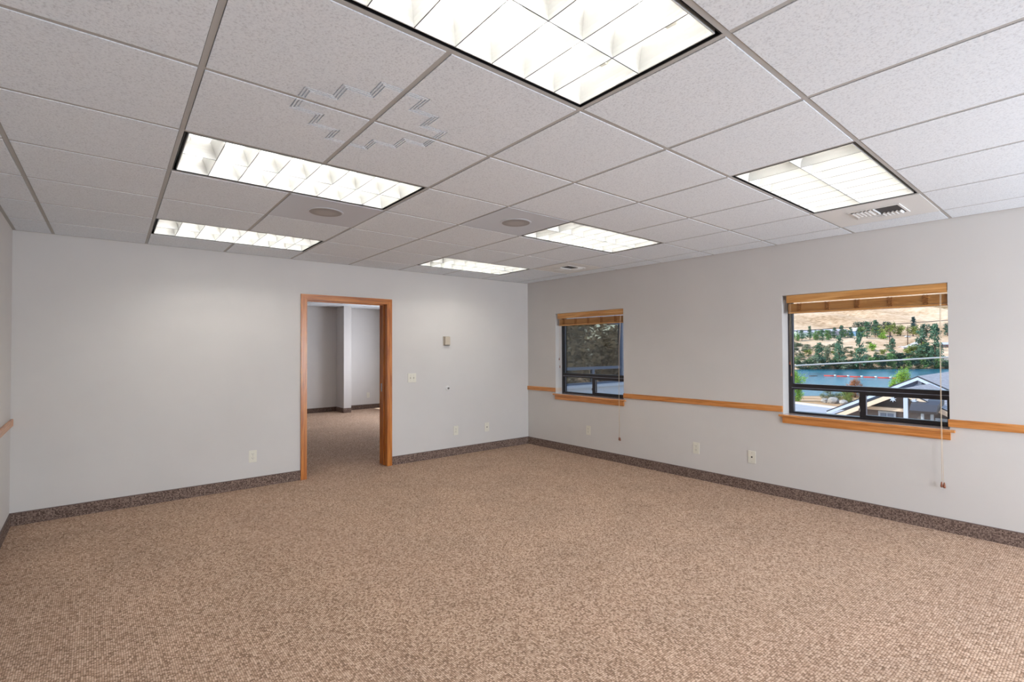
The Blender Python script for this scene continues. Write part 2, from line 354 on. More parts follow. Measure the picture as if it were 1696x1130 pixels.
# ---------------------------------------------------------------- blinds
def tassel(mb, x, y, z, h=0.042, r=0.0085):
    pts = []; rs = []
    for k in range(8):
        t_ = k/7; pts.append((x, y, z+h*(1-t_))); rs.append(r*(0.38+0.62*math.sin(min(1, t_*1.25)*math.pi/2)) if t_ < 0.9 else r*0.78)
    return mb.tube(pts, rs, 10)
def blind(a, b, zc, label, group=None):
    y0, y1 = a+0.004, b-0.050
    o = empty('wooden_blind', (0.03, (a+b)/2, ZT), label=label, cat='blind')
    oy = -(a+b)/2; Z = -ZT; OX = -0.03
    def L(mb): mb.v = [(x+OX, y+oy, z+Z) for (x, y, z) in mb.v]; return mb
    L(MB().box(0.016, y0+0.002, 1.868, 0.066, y1-0.004, 1.918)).obj('headrail', M['slat'], o)
    v = MB()
    v.prism([(0.004, 1.846), (0.013, 1.846), (0.013, 1.919), (0.006, 1.919), (0.002, 1.905), (0.004, 1.894), (0.002, 1.862)], 1, y0, y1+0.010)
    L(v).obj('valance', M['slat'], o)
    nS = 13
    for k in range(nS):
        z = 1.765 + k*0.0058
        q = MB(); dx = random.uniform(-0.001, 0.001)
        q.prism([(0.018+dx, z), (0.028, z-0.0015), (0.056, z-0.0015), (0.066+dx, z), (0.066+dx, z+0.0032), (0.056, z+0.002), (0.028, z+0.002), (0.018+dx, z+0.0032)], 1, y0+0.003, y1)
        L(q).obj('slat', M['slat'], o)
    L(MB().box(0.014, y0+0.003, 1.7465, 0.068, y1, 1.761, 0.003)).obj('bottom_rail', M['slat'], o)
    n = 5
    if 'ladder_cord' not in bpy.data.materials: plain('ladder_cord', (150, 92, 42), 0.8)
    for i in range(n):
        lad = MB(); yy = y1 - (y1-y0)*(0.085 + 0.80*i/(n-1))
        for sgn in (-1, 1):
            lad.tube([(0.0150 - 0.0015*(k % 2), yy+sgn*(0.013+0.006*math.sin(k*1.9+i)), 1.760+k*0.0058) for k in range(15)], 0.0016, 5)
        for k in range(6):
            zz = 1.768+k*0.013; lad.tube([(0.0130, yy+0.019*math.cos(u*math.pi/3+k), zz+0.0055*math.sin(u*math.pi/3)) for u in range(6)], 0.0014, 4)
        o_ = L(lad).obj('ladder_cord', bpy.data.materials['ladder_cord'], o); o_['kind'] = 'stuff'
    # lift cord
    yc = a+0.045; xx = -0.040
    c = MB().tube([(0.002, yc, 1.845), (-0.002, yc, 1.80), (xx+0.006, yc, 1.45), (xx, yc, 0.80), (xx, yc, zc+0.035)], 0.0016, 6)
    c.tube([(0.002, yc-0.006, 1.845), (-0.002, yc-0.006, 1.80), (xx+0.006, yc-0.005, 1.45), (xx, yc-0.004, 0.85), (xx, yc-0.010, zc+0.030)], 0.0014, 6)
    lc = L(c).obj('lift_cord', M['cord'], o)
    t1 = MB(); tassel(t1, xx, yc+0.002, zc); L(t1).obj('tassel', M['tassel'], lc)
    t1 = MB(); tassel(t1, xx, yc-0.014, zc-0.003); L(t1).obj('tassel', M['tassel'], lc)
    # tilt cords on the left
    for k, (dy, zb) in enumerate(((0.000, 1.262), (-0.012, 1.155))):
        yt = y1-0.012+dy
        tc = L(MB().tube([(0.012, yt, 1.845), (0.010, yt, 1.6), (0.010, yt, zb+0.03)], 0.0010, 5)).obj('tilt_cord', M['cord'], o)
        t1 = MB(); tassel(t1, 0.010, yt, zb, 0.036, 0.0065); L(t1).obj('tassel', M['tassel'], tc)
    return o
random.seed(4)
blind(WIN[1][0], WIN[1][1], 0.285, 'raised wooden blind in the smaller-looking window next to the room corner')
blind(WIN[2][0], WIN[2][1], 0.345, 'raised wooden blind in the window with the lake and hillside view')

# ---------------------------------------------------------------- plates and fittings (local: front faces -y)
def outlet(name, x, y, z, rz, label, kind, group=None):
    o = empty(name, (x, y, z), rz, label=label, cat={'duplex': 'outlet', 'jack': 'wall jack'}[kind], group=group)
    MB().box(-0.038, -0.006, -0.0615, 0.038, -0.0004, 0.0615, 0.0022).obj('cover_plate', M['ivory'], o)
    if kind == 'duplex':
        for s in (-1, 1):
            n = 16; poly = []
            for i in range(n):
                a_ = 2*math.pi*i/n; poly.append((0.0175*math.cos(a_), max(-0.0135, min(0.0135, 0.0175*math.sin(a_)))+s*0.021))
            r = MB().prism(poly, 1, -0.0085, -0.006).obj('receptacle', M['ivory'], o)
            MB().box(-0.0085, -0.0090, s*0.021+0.000, -0.006, -0.0084, s*0.021+0.010).box(0.006, -0.0090, s*0.021+0.001, 0.0085, -0.0084, s*0.021+0.009).tube([(0, -0.0090, s*0.021-0.007), (0, -0.0084, s*0.021-0.007)], 0.0026, 8, smooth=False).obj('slots', M['slot'], r)
        MB().tube([(0, -0.0072, 0), (0, -0.006, 0)], 0.003, 10, smooth=False).obj('screw', M['thermo'], o)
    else:
        MB().box(-0.007, -0.0080, -0.007, 0.007, -0.006, 0.007).obj('jack_socket', M['slot'], o)
        for s in (-1, 1): MB().tube([(0, -0.0072, s*0.042), (0, -0.006, s*0.042)], 0.003, 10, smooth=False).obj('screw', M['thermo'], o)
    return o
outlet('wall_outlet', -3.796, 0, 0.323, 0, 'ivory double outlet low on the back wall left of the doorway', 'duplex')
outlet('wall_outlet', -1.300, 0, 0.329, 0, 'ivory double outlet on the back wall below the round wall knob', 'duplex')
outlet('wall_jack', -0.780, 0, 0.325, 0, 'ivory plate with small dark jack on the back wall near the corner', 'jack')
RW = -math.pi/2
outlet('wall_outlet', 0, -1.211, 0.341, RW, 'ivory double outlet under the window nearest the corner', 'duplex')
outlet('wall_outlet', 0, -2.772, 0.336, RW, 'ivory double outlet on the window wall midway between the two windows', 'duplex')
outlet('wall_jack', 0, -3.379, 0.335, RW, 'ivory plate with one dark jack on the window wall left of the lake-view window', 'jack')
outlet('wall_outlet', 0.075, Y2, 0.325, 0, 'small ivory outlet on the far wall seen through the doorway', 'duplex')
# light switch
o = empty('light_switch', (-1.957, 0, 1.062), 0, label='ivory two-toggle light switch plate right of the doorway', cat='light switch')
MB().box(-0.058, -0.006, -0.0575, 0.058, -0.0004, 0.0575, 0.0022).obj('cover_plate', M['ivory'], o)
for s in (-1, 1):
    t1 = MB().box(s*0.023-0.0052, -0.0068, -0.012, s*0.023+0.0052, -0.0058, 0.012).obj('toggle_slot', M['thermo'], o)
    MB().prism([(-0.006, -0.006), (-0.019, 0.004), (-0.019, 0.010), (-0.006, 0.005)], 0, s*0.023-0.004, s*0.023+0.004).obj('toggle', M['ivory'], t1)
    for q in (-1, 1): MB().tube([(s*0.023, -0.0072, q*0.030), (s*0.023, -0.006, q*0.030)], 0.003, 10, smooth=False).obj('screw', M['thermo'], o)
# thermostat
o = empty('thermostat', (-1.449, 0, 1.532), 0, label='beige box thermostat on the back wall above the switch height', cat='thermostat')
MB().box(-0.048, -0.010, -0.062, 0.048, -0.0004, 0.062, 0.002).obj('base_plate', M['thermo'], o)
MB().box(-0.034, -0.036, -0.052, 0.046, -0.0100, 0.058, 0.005).obj('cover', plain('beige_cover', (196, 184, 166), 0.4), o)
MB().box(-0.030, -0.028, -0.0605, 0.042, -0.0101, -0.0521, 0.002).obj('lever', plain('grey_lever', (128, 122, 116), 0.5), o)
# round wall stop
o = empty('door_bumper', (-1.430, 0, 0.906), 0, label='small round chrome and white bumper on the back wall', cat='door bumper')
MB().tube([(0, -0.0004, 0), (0, -0.006, 0), (0, -0.010, 0)], [0.029, 0.029, 0.024], 24).obj('flange', M['white_metal'], o)
MB().tube([(0, -0.010, 0), (0.0, -0.028, 0), (0.0, -0.034, 0)], [0.014, 0.016, 0.012], 20).obj('barrel', M['chrome'], o)
MB().tube([(0, -0.0341, 0), (0, -0.037, 0)], [0.009, 0.007], 16).obj('rubber_tip', M['slot'], o)

# ---------------------------------------------------------------- ceiling grid
GO = Vector((-5.4737, -5.0471)); GI = Vector((0.6403, 0.01335)); GJ = Vector((0.01605, 0.6438))
LI, LJ = GI.length, GJ.length; EI, EJ = GI/LI, GJ/LJ
def G(i, j): return GO + GI*i + GJ*j
ceil = struct(MB().box(XL-0.1, YN-0.1, H+0.19, XT, YB, H+0.20).obj('ceiling', M['tee']))
ceil2 = struct(MB().box(X2L-0.1, YB, H+0.19, X2R+0.1, Y2+0.1, H+0.20).obj('ceiling_far', M['tee']))
def clip(poly, x0, y0, x1, y1):
    def cut(ps, inside, inter):
        out = []
        for k in range(len(ps)):
            a, b = ps[k-1], ps[k]; ia, ib = inside(a), inside(b)
            if ib:
                if not ia: out.append(inter(a, b))
                out.append(b)
            elif ia: out.append(inter(a, b))
        return out
    def X(v): return lambda a, b: (v, a[1]+(b[1]-a[1])*(v-a[0])/(b[0]-a[0]))
    def Y(v): return lambda a, b: (a[0]+(b[0]-a[0])*(v-a[1])/(b[1]-a[1]), v)
    for ins, it in ((lambda p: p[0] >= x0, X(x0)), (lambda p: p[0] <= x1, X(x1)), (lambda p: p[1] >= y0, Y(y0)), (lambda p: p[1] <= y1, Y(y1))):
        if not poly: return poly
        poly = cut(poly, ins, it)
    return poly
def scale_poly(ps, d):
    cx = sum(p[0] for p in ps)/len(ps); cy = sum(p[1] for p in ps)/len(ps); out = []
    for p in ps:
        vx, vy = cx-p[0], cy-p[1]
        out.append((p[0]+d*(1 if vx > 0 else -1), p[1]+d*(1 if vy > 0 else -1)))
    return out
TW = 0.0095      # half the tee face
def tile_mesh(ps, drop=0.0022, ch=0.0008):
    mb = MB(); n = len(ps); z0 = H-drop; inner = scale_poly(ps, ch)
    vs = [(p[0], p[1], H+0.012) for p in ps] + [(p[0], p[1], z0+ch*0.8) for p in ps] + [(p[0], p[1], z0) for p in inner]
    fs = [tuple(range(n)), tuple(range(3*n-1, 2*n-1, -1))]
    for k in (0, 1): fs += [(k*n+i, k*n+(i+1) % n, (k+1)*n+(i+1) % n, (k+1)*n+i) for i in range(n)]
    return mb.add(vs, fs)
FIX = [(1, j) for j in (0, 3, 6, -3)] + [(5, j) for j in (0, 3, 6, -3)]
USED = {(i+d, j) for (i, j) in FIX for d in (0, 1)}
SPK = [(2, 4), (4, 3)]; VENT = [(7, 0), (7, 5)]; DEC = [(1, 1), (2, 1), (1, 2), (2, 2)]
RX0, RX1, RY0, RY1 = XL+0.02, -0.02, YN+0.02, -0.02
g = 0.002
for i in range(-1, 9):
    for j in range(-6, 8):
        if (i, j) in USED or (i, j) in SPK or (i, j) in VENT or (i, j) in DEC: continue
        a = (TW+g)/LI; b = (TW+g)/LJ
        ps = [tuple(G(i+a, j+b)), tuple(G(i+1-a, j+b)), tuple(G(i+1-a, j+1-b)), tuple(G(i+a, j+1-b))]
        ps = clip(ps, RX0+g, RY0+g, RX1-g, RY1-g)
        if len(ps) < 3: continue
        w_ = max(p[0] for p in ps)-min(p[0] for p in ps); h_ = max(p[1] for p in ps)-min(p[1] for p in ps)
        if min(w_, h_) < 0.03: continue
        tile_mesh(ps).obj('ceiling_tile', M['tile'], ceil)
# four routed tiles: reeded stepped diamond around the crossing (2,2)
def routed(i, j):
    x0, x1 = i*LI+TW+g, (i+1)*LI-TW-g; y0, y1 = j*LJ+TW+g, (j+1)*LJ-TW-g
    cx, cy = 2*LI, 2*LJ
    rects = [(0.5*LI, LJ/6), (LI/3, LJ/3), (LI/6, 0.5*LJ)]
    offs = [0.0, 0.006, 0.012, 0.018, 0.024, 0.030]
    def cutset(c, k, lo, hi):
        s_ = {lo, hi}
        for rr in rects:
            for o_ in offs:
                for sg in (-1, 1):
                    v_ = c+sg*(rr[k]-o_)
                    if lo < v_ < hi: s_.add(v_)
        return sorted(s_)
    xs = cutset(cx, 0, x0, x1); ys = cutset(cy, 1, y0, y1)
    def inside(px, py, o_): return any(abs(px-cx) < A_-o_ and abs(py-cy) < B_-o_ for A_, B_ in rects)
    def depth(px, py):
        for k in (0, 2, 4):
            if inside(px, py, offs[k]) and not inside(px, py, offs[k+1]): return 0.006
        return 0.0
    z0 = H-0.0022; mb = MB(); D = [[depth((xs[a]+xs[a+1])/2, (ys[b]+ys[b+1])/2) for b in range(len(ys)-1)] for a in range(len(xs)-1)]
    def P(x, y, z): p = GO+EI*x+EJ*y; return (p.x, p.y, z)
    for a in range(len(xs)-1):
        for b in range(len(ys)-1):
            z = z0+D[a][b]
            mb.add([P(xs[a], ys[b], z), P(xs[a], ys[b+1], z), P(xs[a+1], ys[b+1], z), P(xs[a+1], ys[b], z)], [(0, 1, 2, 3)])
            if a+1 < len(xs)-1 and D[a+1][b] != D[a][b]:
                za = z0+D[a+1][b]; mb.add([P(xs[a+1], ys[b], z), P(xs[a+1], ys[b+1], z), P(xs[a+1], ys[b+1], za), P(xs[a+1], ys[b], za)], [(0, 1, 2, 3)])
            if b+1 < len(ys)-1 and D[a][b+1] != D[a][b]:
                za = z0+D[a][b+1]; mb.add([P(xs[a], ys[b+1], z), P(xs[a+1], ys[b+1], z), P(xs[a+1], ys[b+1], za), P(xs[a], ys[b+1], za)], [(0, 1, 2, 3)])
    c4 = [(x0, y0), (x1, y0), (x1, y1), (x0, y1)]
    for k in range(4):
        p, q = c4[k], c4[(k+1) % 4]; mb.add([P(*p, z0), P(*q, z0), P(*q, H+0.012), P(*p, H+0.012)], [(0, 1, 2, 3)])
    mb.add([P(*p, H+0.012) for p in c4], [(0, 1, 2, 3)])
    o = mb.obj('ceiling_tile', M['tile'], ceil); o['label'] = 'tile with routed stepped groove pattern'
for c in DEC: routed(*c)
# tees
def strip(p, q, hw, z0, z1, parent, name='grid_tee'):
    p, q = Vector(p), Vector(q); d = (q-p).normalized(); n = Vector((-d.y, d.x))*hw
    ps = clip([tuple(p+n), tuple(q+n), tuple(q-n), tuple(p-n)], XL+0.001, YN+0.001, -0.001, -0.001)
    if len(ps) < 3: return
    MB().prism(ps, 2, z0, z1).obj(name, M['tee'], parent)
for j in range(-6, 8): strip(G(-1, j), G(9, j), TW, H, H+0.003, ceil)
for i in range(0, 9):
    for j in range(-6, 8):
        if (i, j) in USED and (i-1, j) in USED: continue
        strip(G(i, j+TW/LJ), G(i, j+1-TW/LJ), TW, H+0.0003, H+0.0033, ceil)
for (x0, y0, x1, y1) in ((XL+0.0005, YN, XL+0.02, -0.0005), (-0.02, YN, -0.0005, -0.0005), (XL+0.02, -0.02, -0.02, -0.0005), (XL+0.02, YN, -0.02, YN+0.02)):
    MB().box(x0, y0, H-0.0008, x1, y1, H+0.002).obj('wall_angle', M['tee'], ceil)

# ---------------------------------------------------------------- ceiling fixtures
def AF(mb):                                    # local (a along i, b along j, z) -> sheared grid axes
    mb.v = [(EI.x*p[0]+EJ.x*p[1], EI.y*p[0]+EJ.y*p[1], p[2]) for p in mb.v]; return mb
def troffer():
    root = empty('ceiling_light')
    A0, A1, B0, B1 = TW+0.003, 2*LI-TW-0.003, TW+0.003, LJ-TW-0.003
    # black air slot around the louver
    r = MB(); s = 0.020
    for (x0, y0, x1, y1) in ((A0, B0, A1, B0+0.002), (A0, B1-0.002, A1, B1), (A0, B0, A0+0.002, B1), (A1-0.002, B0, A1, B1)): r.box(x0, y0, 0.0, x1, y1, 0.05)
    for (x0, y0, x1, y1) in ((A0, B0, A1, B0+s), (A0, B1-s, A1, B1), (A0, B0, A0+s, B1), (A1-s, B0, A1, B1)): r.box(x0, y0, 0.040, x1, y1, 0.044)
    AF(r).obj('air_slot', M['black'], root)
    a0, a1, b0, b1 = A0+s-0.004, A1-s+0.004, B0+s-0.006, B1-s+0.006
    w = 0.004; f = MB()
    for (x0, y0, x1, y1) in ((a0, b0, a1, b0+w), (a0, b1-w, a1, b1), (a0, b0+w, a0+w, b1-w), (a1-w, b0+w, a1, b1-w)): f.box(x0, y0, 0.001, x1, y1, 0.075)
    AF(f).obj('louver_frame', M['louver'], root)
    h = MB(); hh = 0.150
    for (x0, y0, x1, y1) in ((a0, b0, a1, b0+0.002), (a0, b1-0.002, a1, b1), (a0, b0, a0+0.002, b1), (a1-0.002, b0, a1, b1)): h.box(x0, y0, 0.0752, x1, y1, hh)
    h.box(a0, b0, hh, a1, b1, hh+0.002)
    bm_ = (b0+b1)/2; h.prism([(bm_-0.05, hh-0.0002), (bm_, hh-0.045), (bm_+0.05, hh-0.0002)], 0, a0+0.003, a1-0.003)
    AF(h).obj('housing', M['reflector'], root)
    # louver blades with parabolic section
    def prof(c, top, z0=0.001, z1=0.072, n=6):
        L_ = [(c-0.0014-top*(k/n)**1.9, z0+(z1-z0)*k/n) for k in range(n+1)]
        return L_ + [(2*c-p[0], p[1]) for p in reversed(L_)]
    for k in range(1, 8):
        c = a0+(a1-a0)*k/8
        pr = prof(c, 0.034)
        mb = MB(); mb.prism([(p[0], p[1]) for p in pr], 1, b0+w, b1-w); bl = AF(mb).obj('louver_blade', M['louver'], root)
        AF(MB().box(c-0.0017, b0+w, 0.0000, c+0.0017, b1-w, 0.0009)).obj('blade_edge', M['edge'], bl)
    mb = MB(); mb.prism(prof(bm_, 0.042), 0, a0+w, a1-w); bl = AF(mb).obj('louver_spine', M['louver'], root)
    AF(MB().box(a0+w, bm_-0.0017, -0.0003, a1-w, bm_+0.0017, 0.0008)).obj('spine_edge', M['edge'], bl)
    # end and side reflector curves
    e_ = MB()
    for (c, sg) in ((b0+w, 1), (b1-w, -1)):
        pl_ = [(c, 0.001)] + [(c+sg*0.040*(k/6)**2.0, 0.001+0.071*k/6) for k in range(7)] + [(c, 0.072)]
        e_.prism(pl_[1:], 0, a0+w, a1-w)
    for (c, sg) in ((a0+w, 1), (a1-w, -1)):
        e_.prism([(c+sg*0.034*(k/6)**2.0, 0.001+0.071*k/6) for k in range(7)] + [(c, 0.072)], 1, b0+w+0.001, b1-w-0.001)
    AF(e_).obj('side_reflector', M['louver'], root)
    for bb in (b0+(b1-b0)*0.25, b0+(b1-b0)*0.75):
        AF(MB().tube([(a0+0.045, bb, 0.108), (a1-0.045, bb, 0.108)], 0.0165, 12)).obj('fluorescent_tube', M['tube'], root)
        for aa in (a0+0.02, a1-0.045): AF(MB().box(aa, bb-0.014, 0.088, aa+0.025, bb+0.014, 0.149)).obj('lamp_holder', M['holder'], root)
    return root
FL = {(1, 0): 'lit louvered ceiling light nearest the camera, cut by the top of the photo',
      (1, 3): 'long lit louvered ceiling light beside the routed tiles on the left',
      (1, 6): 'narrow-looking lit ceiling light nearest the back wall on the left side',
      (5, 0): 'lit louvered ceiling light at right beside the larger air vent',
      (5, 3): 'lit ceiling light in the middle of the room touching a perforated speaker panel',
      (5, 6): 'small distant lit ceiling light near the corner above the round bumper',
      (1, -3): 'lit louvered ceiling light behind the camera on the left', (5, -3): 'lit louvered ceiling light behind the camera on the right'}
tr0 = troffer()
for k, c in enumerate(FIX):
    o = tr0 if k == 0 else copy_tree(tr0)
    p = G(*c); o.location = (p.x, p.y, H); tag(o, FL[c], 'ceiling light', 'fluorescent ceiling lights')
# speaker panels
def speaker_panel():
    root = empty('ceiling_speaker')
    A0, A1, B0, B1 = TW-0.004, LI-TW+0.004, TW-0.004, LJ-TW+0.004
    AF(MB().box(A0, B0, -0.0035, A1, B1, -0.0003, 0.001)).obj('panel', M['panel'], root)
    c = (LI*0.5, LJ*0.47)
    n = 40
    def ring(mb, r0, r1, z0, z1):
        vs = [(c[0]+r*math.cos(2*math.pi*i/n), c[1]+r*math.sin(2*math.pi*i/n), z) for (r, z) in ((r0, -0.0036), (r0, z0), (r1, z1)) for i in range(n)]
        fs = [(k*n+i, k*n+(i+1) % n, (k+1)*n+(i+1) % n, (k+1)*n+i) for k in range(2) for i in range(n)]
        return mb.add(vs, fs)
    mb = MB(); ring(mb, 0.125, 0.112, -0.006, -0.0065); AF(mb).obj('rim', M['panel'], root)
    vs = []; K_ = 4
    for k in range(1, K_+1):
        r = 0.112*k/K_; z = -0.0065 - 0.004*(1-(k/K_)**2)
        vs += [(c[0]+r*math.cos(2*math.pi*i/n), c[1]+r*math.sin(2*math.pi*i/n), z) for i in range(n)]
    fs = [(k*n+i, k*n+(i+1) % n, (k+1)*n+(i+1) % n, (k+1)*n+i) for k in range(K_-1) for i in range(n)] + [tuple(range(n))]
    mb = MB(); mb.add(vs, fs); AF(mb).obj('perforated_grille', M['perf'], root)
    return root
s0 = speaker_panel()
for k, (c, lb) in enumerate(zip(SPK, ('grey metal ceiling panel with round dark grille beside the long left light', 'grey metal ceiling panel with round dark grille in the middle of the ceiling'))):
    o = s0 if k == 0 else copy_tree(s0)
    p = G(*c); o.location = (p.x, p.y, H); tag(o, lb, 'ceiling speaker', 'grey ceiling panels with round grilles')
# air vents
def vent():
    root = empty('air_vent')
    AF(MB().box(TW-0.004, TW-0.004, -0.0035, LI-TW+0.004, LJ-TW+0.004, -0.0003, 0.001)).obj('panel', M['white_metal'], root)
    a0, a1, b0, b1 = 0.27*LI, 0.70*LI, 0.25*LJ, 0.69*LJ
    f = MB(); w = 0.016
    for (x0, y0, x1, y1) in ((a0-w, b0-w, a1+w, b0), (a0-w, b1, a1+w, b1+w), (a0-w, b0, a0, b1), (a1, b0, a1+w, b1)): f.box(x0, y0, -0.009, x1, y1, -0.0036, 0.0015)
    AF(f).obj('grille_frame', M['white_metal'], root)
    AF(MB().box(a0, b0, -0.0046, a1, b1, -0.0037)).obj('duct_opening', M['grille_dark'], root)
    bm_ = b0+(b1-b0)*0.50; am_ = a0+(a1-a0)*0.62
    AF(MB().box(a0, bm_-0.003, -0.016, a1, bm_+0.003, -0.0047)).obj('divider', M['white_metal'], root)
    AF(MB().prism([(am_, -0.0047), (a1-0.002, -0.0047), (a1-0.002, -0.008), (am_+0.004, -0.017)], 1, bm_+0.0032, b1-0.002)).obj('deflector', M['white_metal'], root)
    n = 5
    for k in range(n):       # half away from the camera: curved white blades
        c = bm_+0.012+(b1-bm_-0.016)*k/n; mb = MB()
        pr = [(c+0.020*(q/5)**1.8, -0.0047-0.012*q/5) for q in range(6)]
        mb.prism(pr + [(p[0]+0.0035, p[1]) for p in reversed(pr)], 0, a0+0.004, am_-0.003)
        AF(mb).obj('blade', M['white_metal'], root)
    for k in range(n):       # near half: short blades, dark duct above them
        c = b0+0.012+(bm_-b0-0.016)*k/n; mb = MB()
        mb.prism([(c, -0.0047), (c+0.008, -0.0047), (c+0.018, -0.016), (c+0.010, -0.016)], 0, am_+0.01, a1-0.003)
        AF(mb).obj('blade', M['white_metal'], root)
    return root
v0 = vent()
for k, (c, lb) in enumerate(zip(VENT, ('white ceiling air vent with louvered grille next to the right-hand light', 'small-looking white ceiling air vent far off near the corner'))):
    o = v0 if k == 0 else copy_tree(v0)
    p = G(*c); o.location = (p.x, p.y, H); tag(o, lb, 'air vent', 'ceiling air vents')

# ---------------------------------------------------------------- ceiling of the second room
gx0, gy0, gs = -0.945, 4.87, 0.64
lx0, lx1, ly0, ly1 = -0.945, -0.945+gs, 4.87-2*gs, 4.87
xs = [X2L+0.01] + [gx0+gs*k for k in range(-5, 3)] + [X2R-0.01]; ys = [YB+0.01] + [gy0+gs*k for k in range(-7, 2)] + [Y2-0.01]
for a in range(len(xs)-1):
    for b in range(len(ys)-1):
        x0, x1, y0, y1 = xs[a]+0.015, xs[a+1]-0.015, ys[b]+0.015, ys[b+1]-0.015
        if x1-x0 < 0.05 or y1-y0 < 0.05: continue
        if x0 > lx0-0.05 and x1 < lx1+0.05 and y0 > ly0-0.05 and y1 < ly1+0.05: continue
        if a == len(xs)-2 and b == len(ys)-2: pass
        tile_mesh([(x0, y0), (x1, y0), (x1, y1), (x0, y1)]).obj('ceiling_tile', M['tile'], ceil2)
for x in xs[1:-1]:
    if abs(x-lx0) < 0.01 or True: MB().box(x-0.012, ys[0], H, x+0.012, ys[-1], H+0.003).obj('grid_tee', M['tee'], ceil2)
for y in ys[1:-1]:
    if ly0+0.1 < y < ly1-0.1:
        MB().box(xs[0], y-0.012, H+0.0003, lx0-0.0, y+0.012, H+0.0033).obj('grid_tee', M['tee'], ceil2)
        MB().box(lx1, y-0.012, H+0.0003, xs[-1], y+0.012, H+0.0033).obj('grid_tee', M['tee'], ceil2)
    else: MB().box(xs[0], y-0.012, H+0.0003, xs[-1], y+0.012, H+0.0033).obj('grid_tee', M['tee'], ceil2)
o = copy_tree(tr0); o.location = (lx1, ly0, H); o.rotation_euler = (0, 0, math.pi/2)
tag(o, 'lit ceiling light glimpsed in the far room through the doorway', 'ceiling light', 'fluorescent ceiling lights')
o = copy_tree(tr0); o.location = (lx1-gs*4, ly0, H); o.rotation_euler = (0, 0, math.pi/2)
tag(o, 'lit ceiling light deep in the far room, left of the doorway view', 'ceiling light', 'fluorescent ceiling lights')

# ================================================================ outdoors
FWD = Vector((0.63585671, 0.77180713)); RGT = Vector((0.77180713, -0.63585671)); E2 = Vector((EYE.x, EYE.y))
KN = [(0, -5.2), (50, -5.2), (56, -5.6), (80, -8.2), (135, -14.6), (300, -16), (322, -13.9), (330, -12), (350, -7), (380, -1.5), (410, 4), (440, 8.5), (480, 13), (560, 24), (700, 48), (900, 82), (1300, 150), (1700, 200)]
def ztr(d):
    for k in range(len(KN)-1):
        if d <= KN[k+1][0]:
            t_ = (d-KN[k][0])/(KN[k+1][0]-KN[k][0]); return KN[k][1]+(KN[k+1][1]-KN[k][1])*t_+1.42
    return KN[-1][1]+1.42
GZ = -3.78
# hillside and shore
t = NT('dry_hillside'); v = t.coord()
n1 = t.noise(v, 0.012, 6, 0.6); n2 = t.noise(v, 0.18, 5, 0.65); n3 = t.noise(t.coord(scale=(0.004, 0.02, 0.05)), 1.0, 5)
a_ = t.n('ShaderNodeMath', operation='ADD'); t.l(n1, a_.inputs[0]); t.l(n2, a_.inputs[1])
b_ = t.n('ShaderNodeMath', operation='MULTIPLY_ADD'); t.l(n3, b_.inputs[0]); b_.inputs[1].default_value = 0.6; t.l(a_.outputs[0], b_.inputs[2])
c_ = t.n('ShaderNodeMath', operation='MULTIPLY'); t.l(b_.outputs[0], c_.inputs[0]); c_.inputs[1].default_value = 0.385
t.l(t.ramp(c_.outputs[0], [(0.36, lin((118, 104, 70))), (0.44, lin((192, 160, 128))), (0.50, lin((220, 188, 156))), (0.60, lin((240, 216, 188)))]), t.b.inputs['Base Color'])
t.set(rough=1.0, spec=0.0); M['hill'] = t.m
mb = MB(); rnd = random.Random(2)
ds = [3.0, 20, 35, 44, 50, 56, 64, 72, 80, 95, 115, 135, 200, 300, 311, 322, 326, 330, 340, 350, 365, 380, 395, 410, 425, 440, 460, 480, 510, 540, 560, 600, 650, 700, 760, 820, 900, 1000, 1150, 1300, 1700]
ws = [-1500, -900, -500, -250, -120, -60, -20, 0, 20, 40] + [40+10*k for k in range(1, 66)] + [760, 900, 1200, 1800]
vs = []
for d in ds:
    for w in ws:
        p = E2+FWD*d+RGT*w; am = 0.0 if d < 60 else (0.35 if d < 480 else min(5.0, (d-480)*0.02))
        z = ztr(d)+am*(math.sin(w*0.031+d*0.013)+0.6*math.sin(w*0.083-d*0.021)+rnd.uniform(-.35, .35))
        vs.append((p.x, p.y, z if d >= 60 else ztr(d)))
nw = len(ws)
fs = [(a*nw+b, a*nw+b+1, (a+1)*nw+b+1, (a+1)*nw+b) for a in range(len(ds)-1) for b in range(nw-1)]
mb.add(vs, fs, True); tag(mb.obj('hillside_ground', M['hill']), kind='structure')
# ground right under the building
struct(MB().box(-60, -60, GZ-0.4, 44, 26, GZ-0.02).obj('ground', plain('dry_yard', (150, 140, 120), 0.95, nscale=1.5, namp=0.15)))
# lake
t = NT('lake_water'); v = t.coord()
t.l(t.ramp(t.noise(t.coord(scale=(0.02, 0.05, 1)), 1.0, 4), [(0.3, lin((14, 70, 92))), (0.55, lin((26, 108, 132))), (0.8, lin((60, 140, 152)))]), t.b.inputs['Base Color'])
t.bump(t.noise(v, 0.8, 3), 0.35, 0.4); t.set(rough=0.22, spec=0.25); M['lake'] = t.m
c4 = [E2+FWD*100+RGT*(-300), E2+FWD*100+RGT*600, E2+FWD*330+RGT*600, E2+FWD*330+RGT*(-300)]
MBq = MB(); MBq.add([(p.x, p.y, -12.08) for p in c4] + [(p.x, p.y, -12.5) for p in c4], [(0, 1, 2, 3), (7, 6, 5, 4), (0, 1, 5, 4), (1, 2, 6, 5), (2, 3, 7, 6), (3, 0, 4, 7)])
struct(MBq.obj('lake_water', M['lake']))
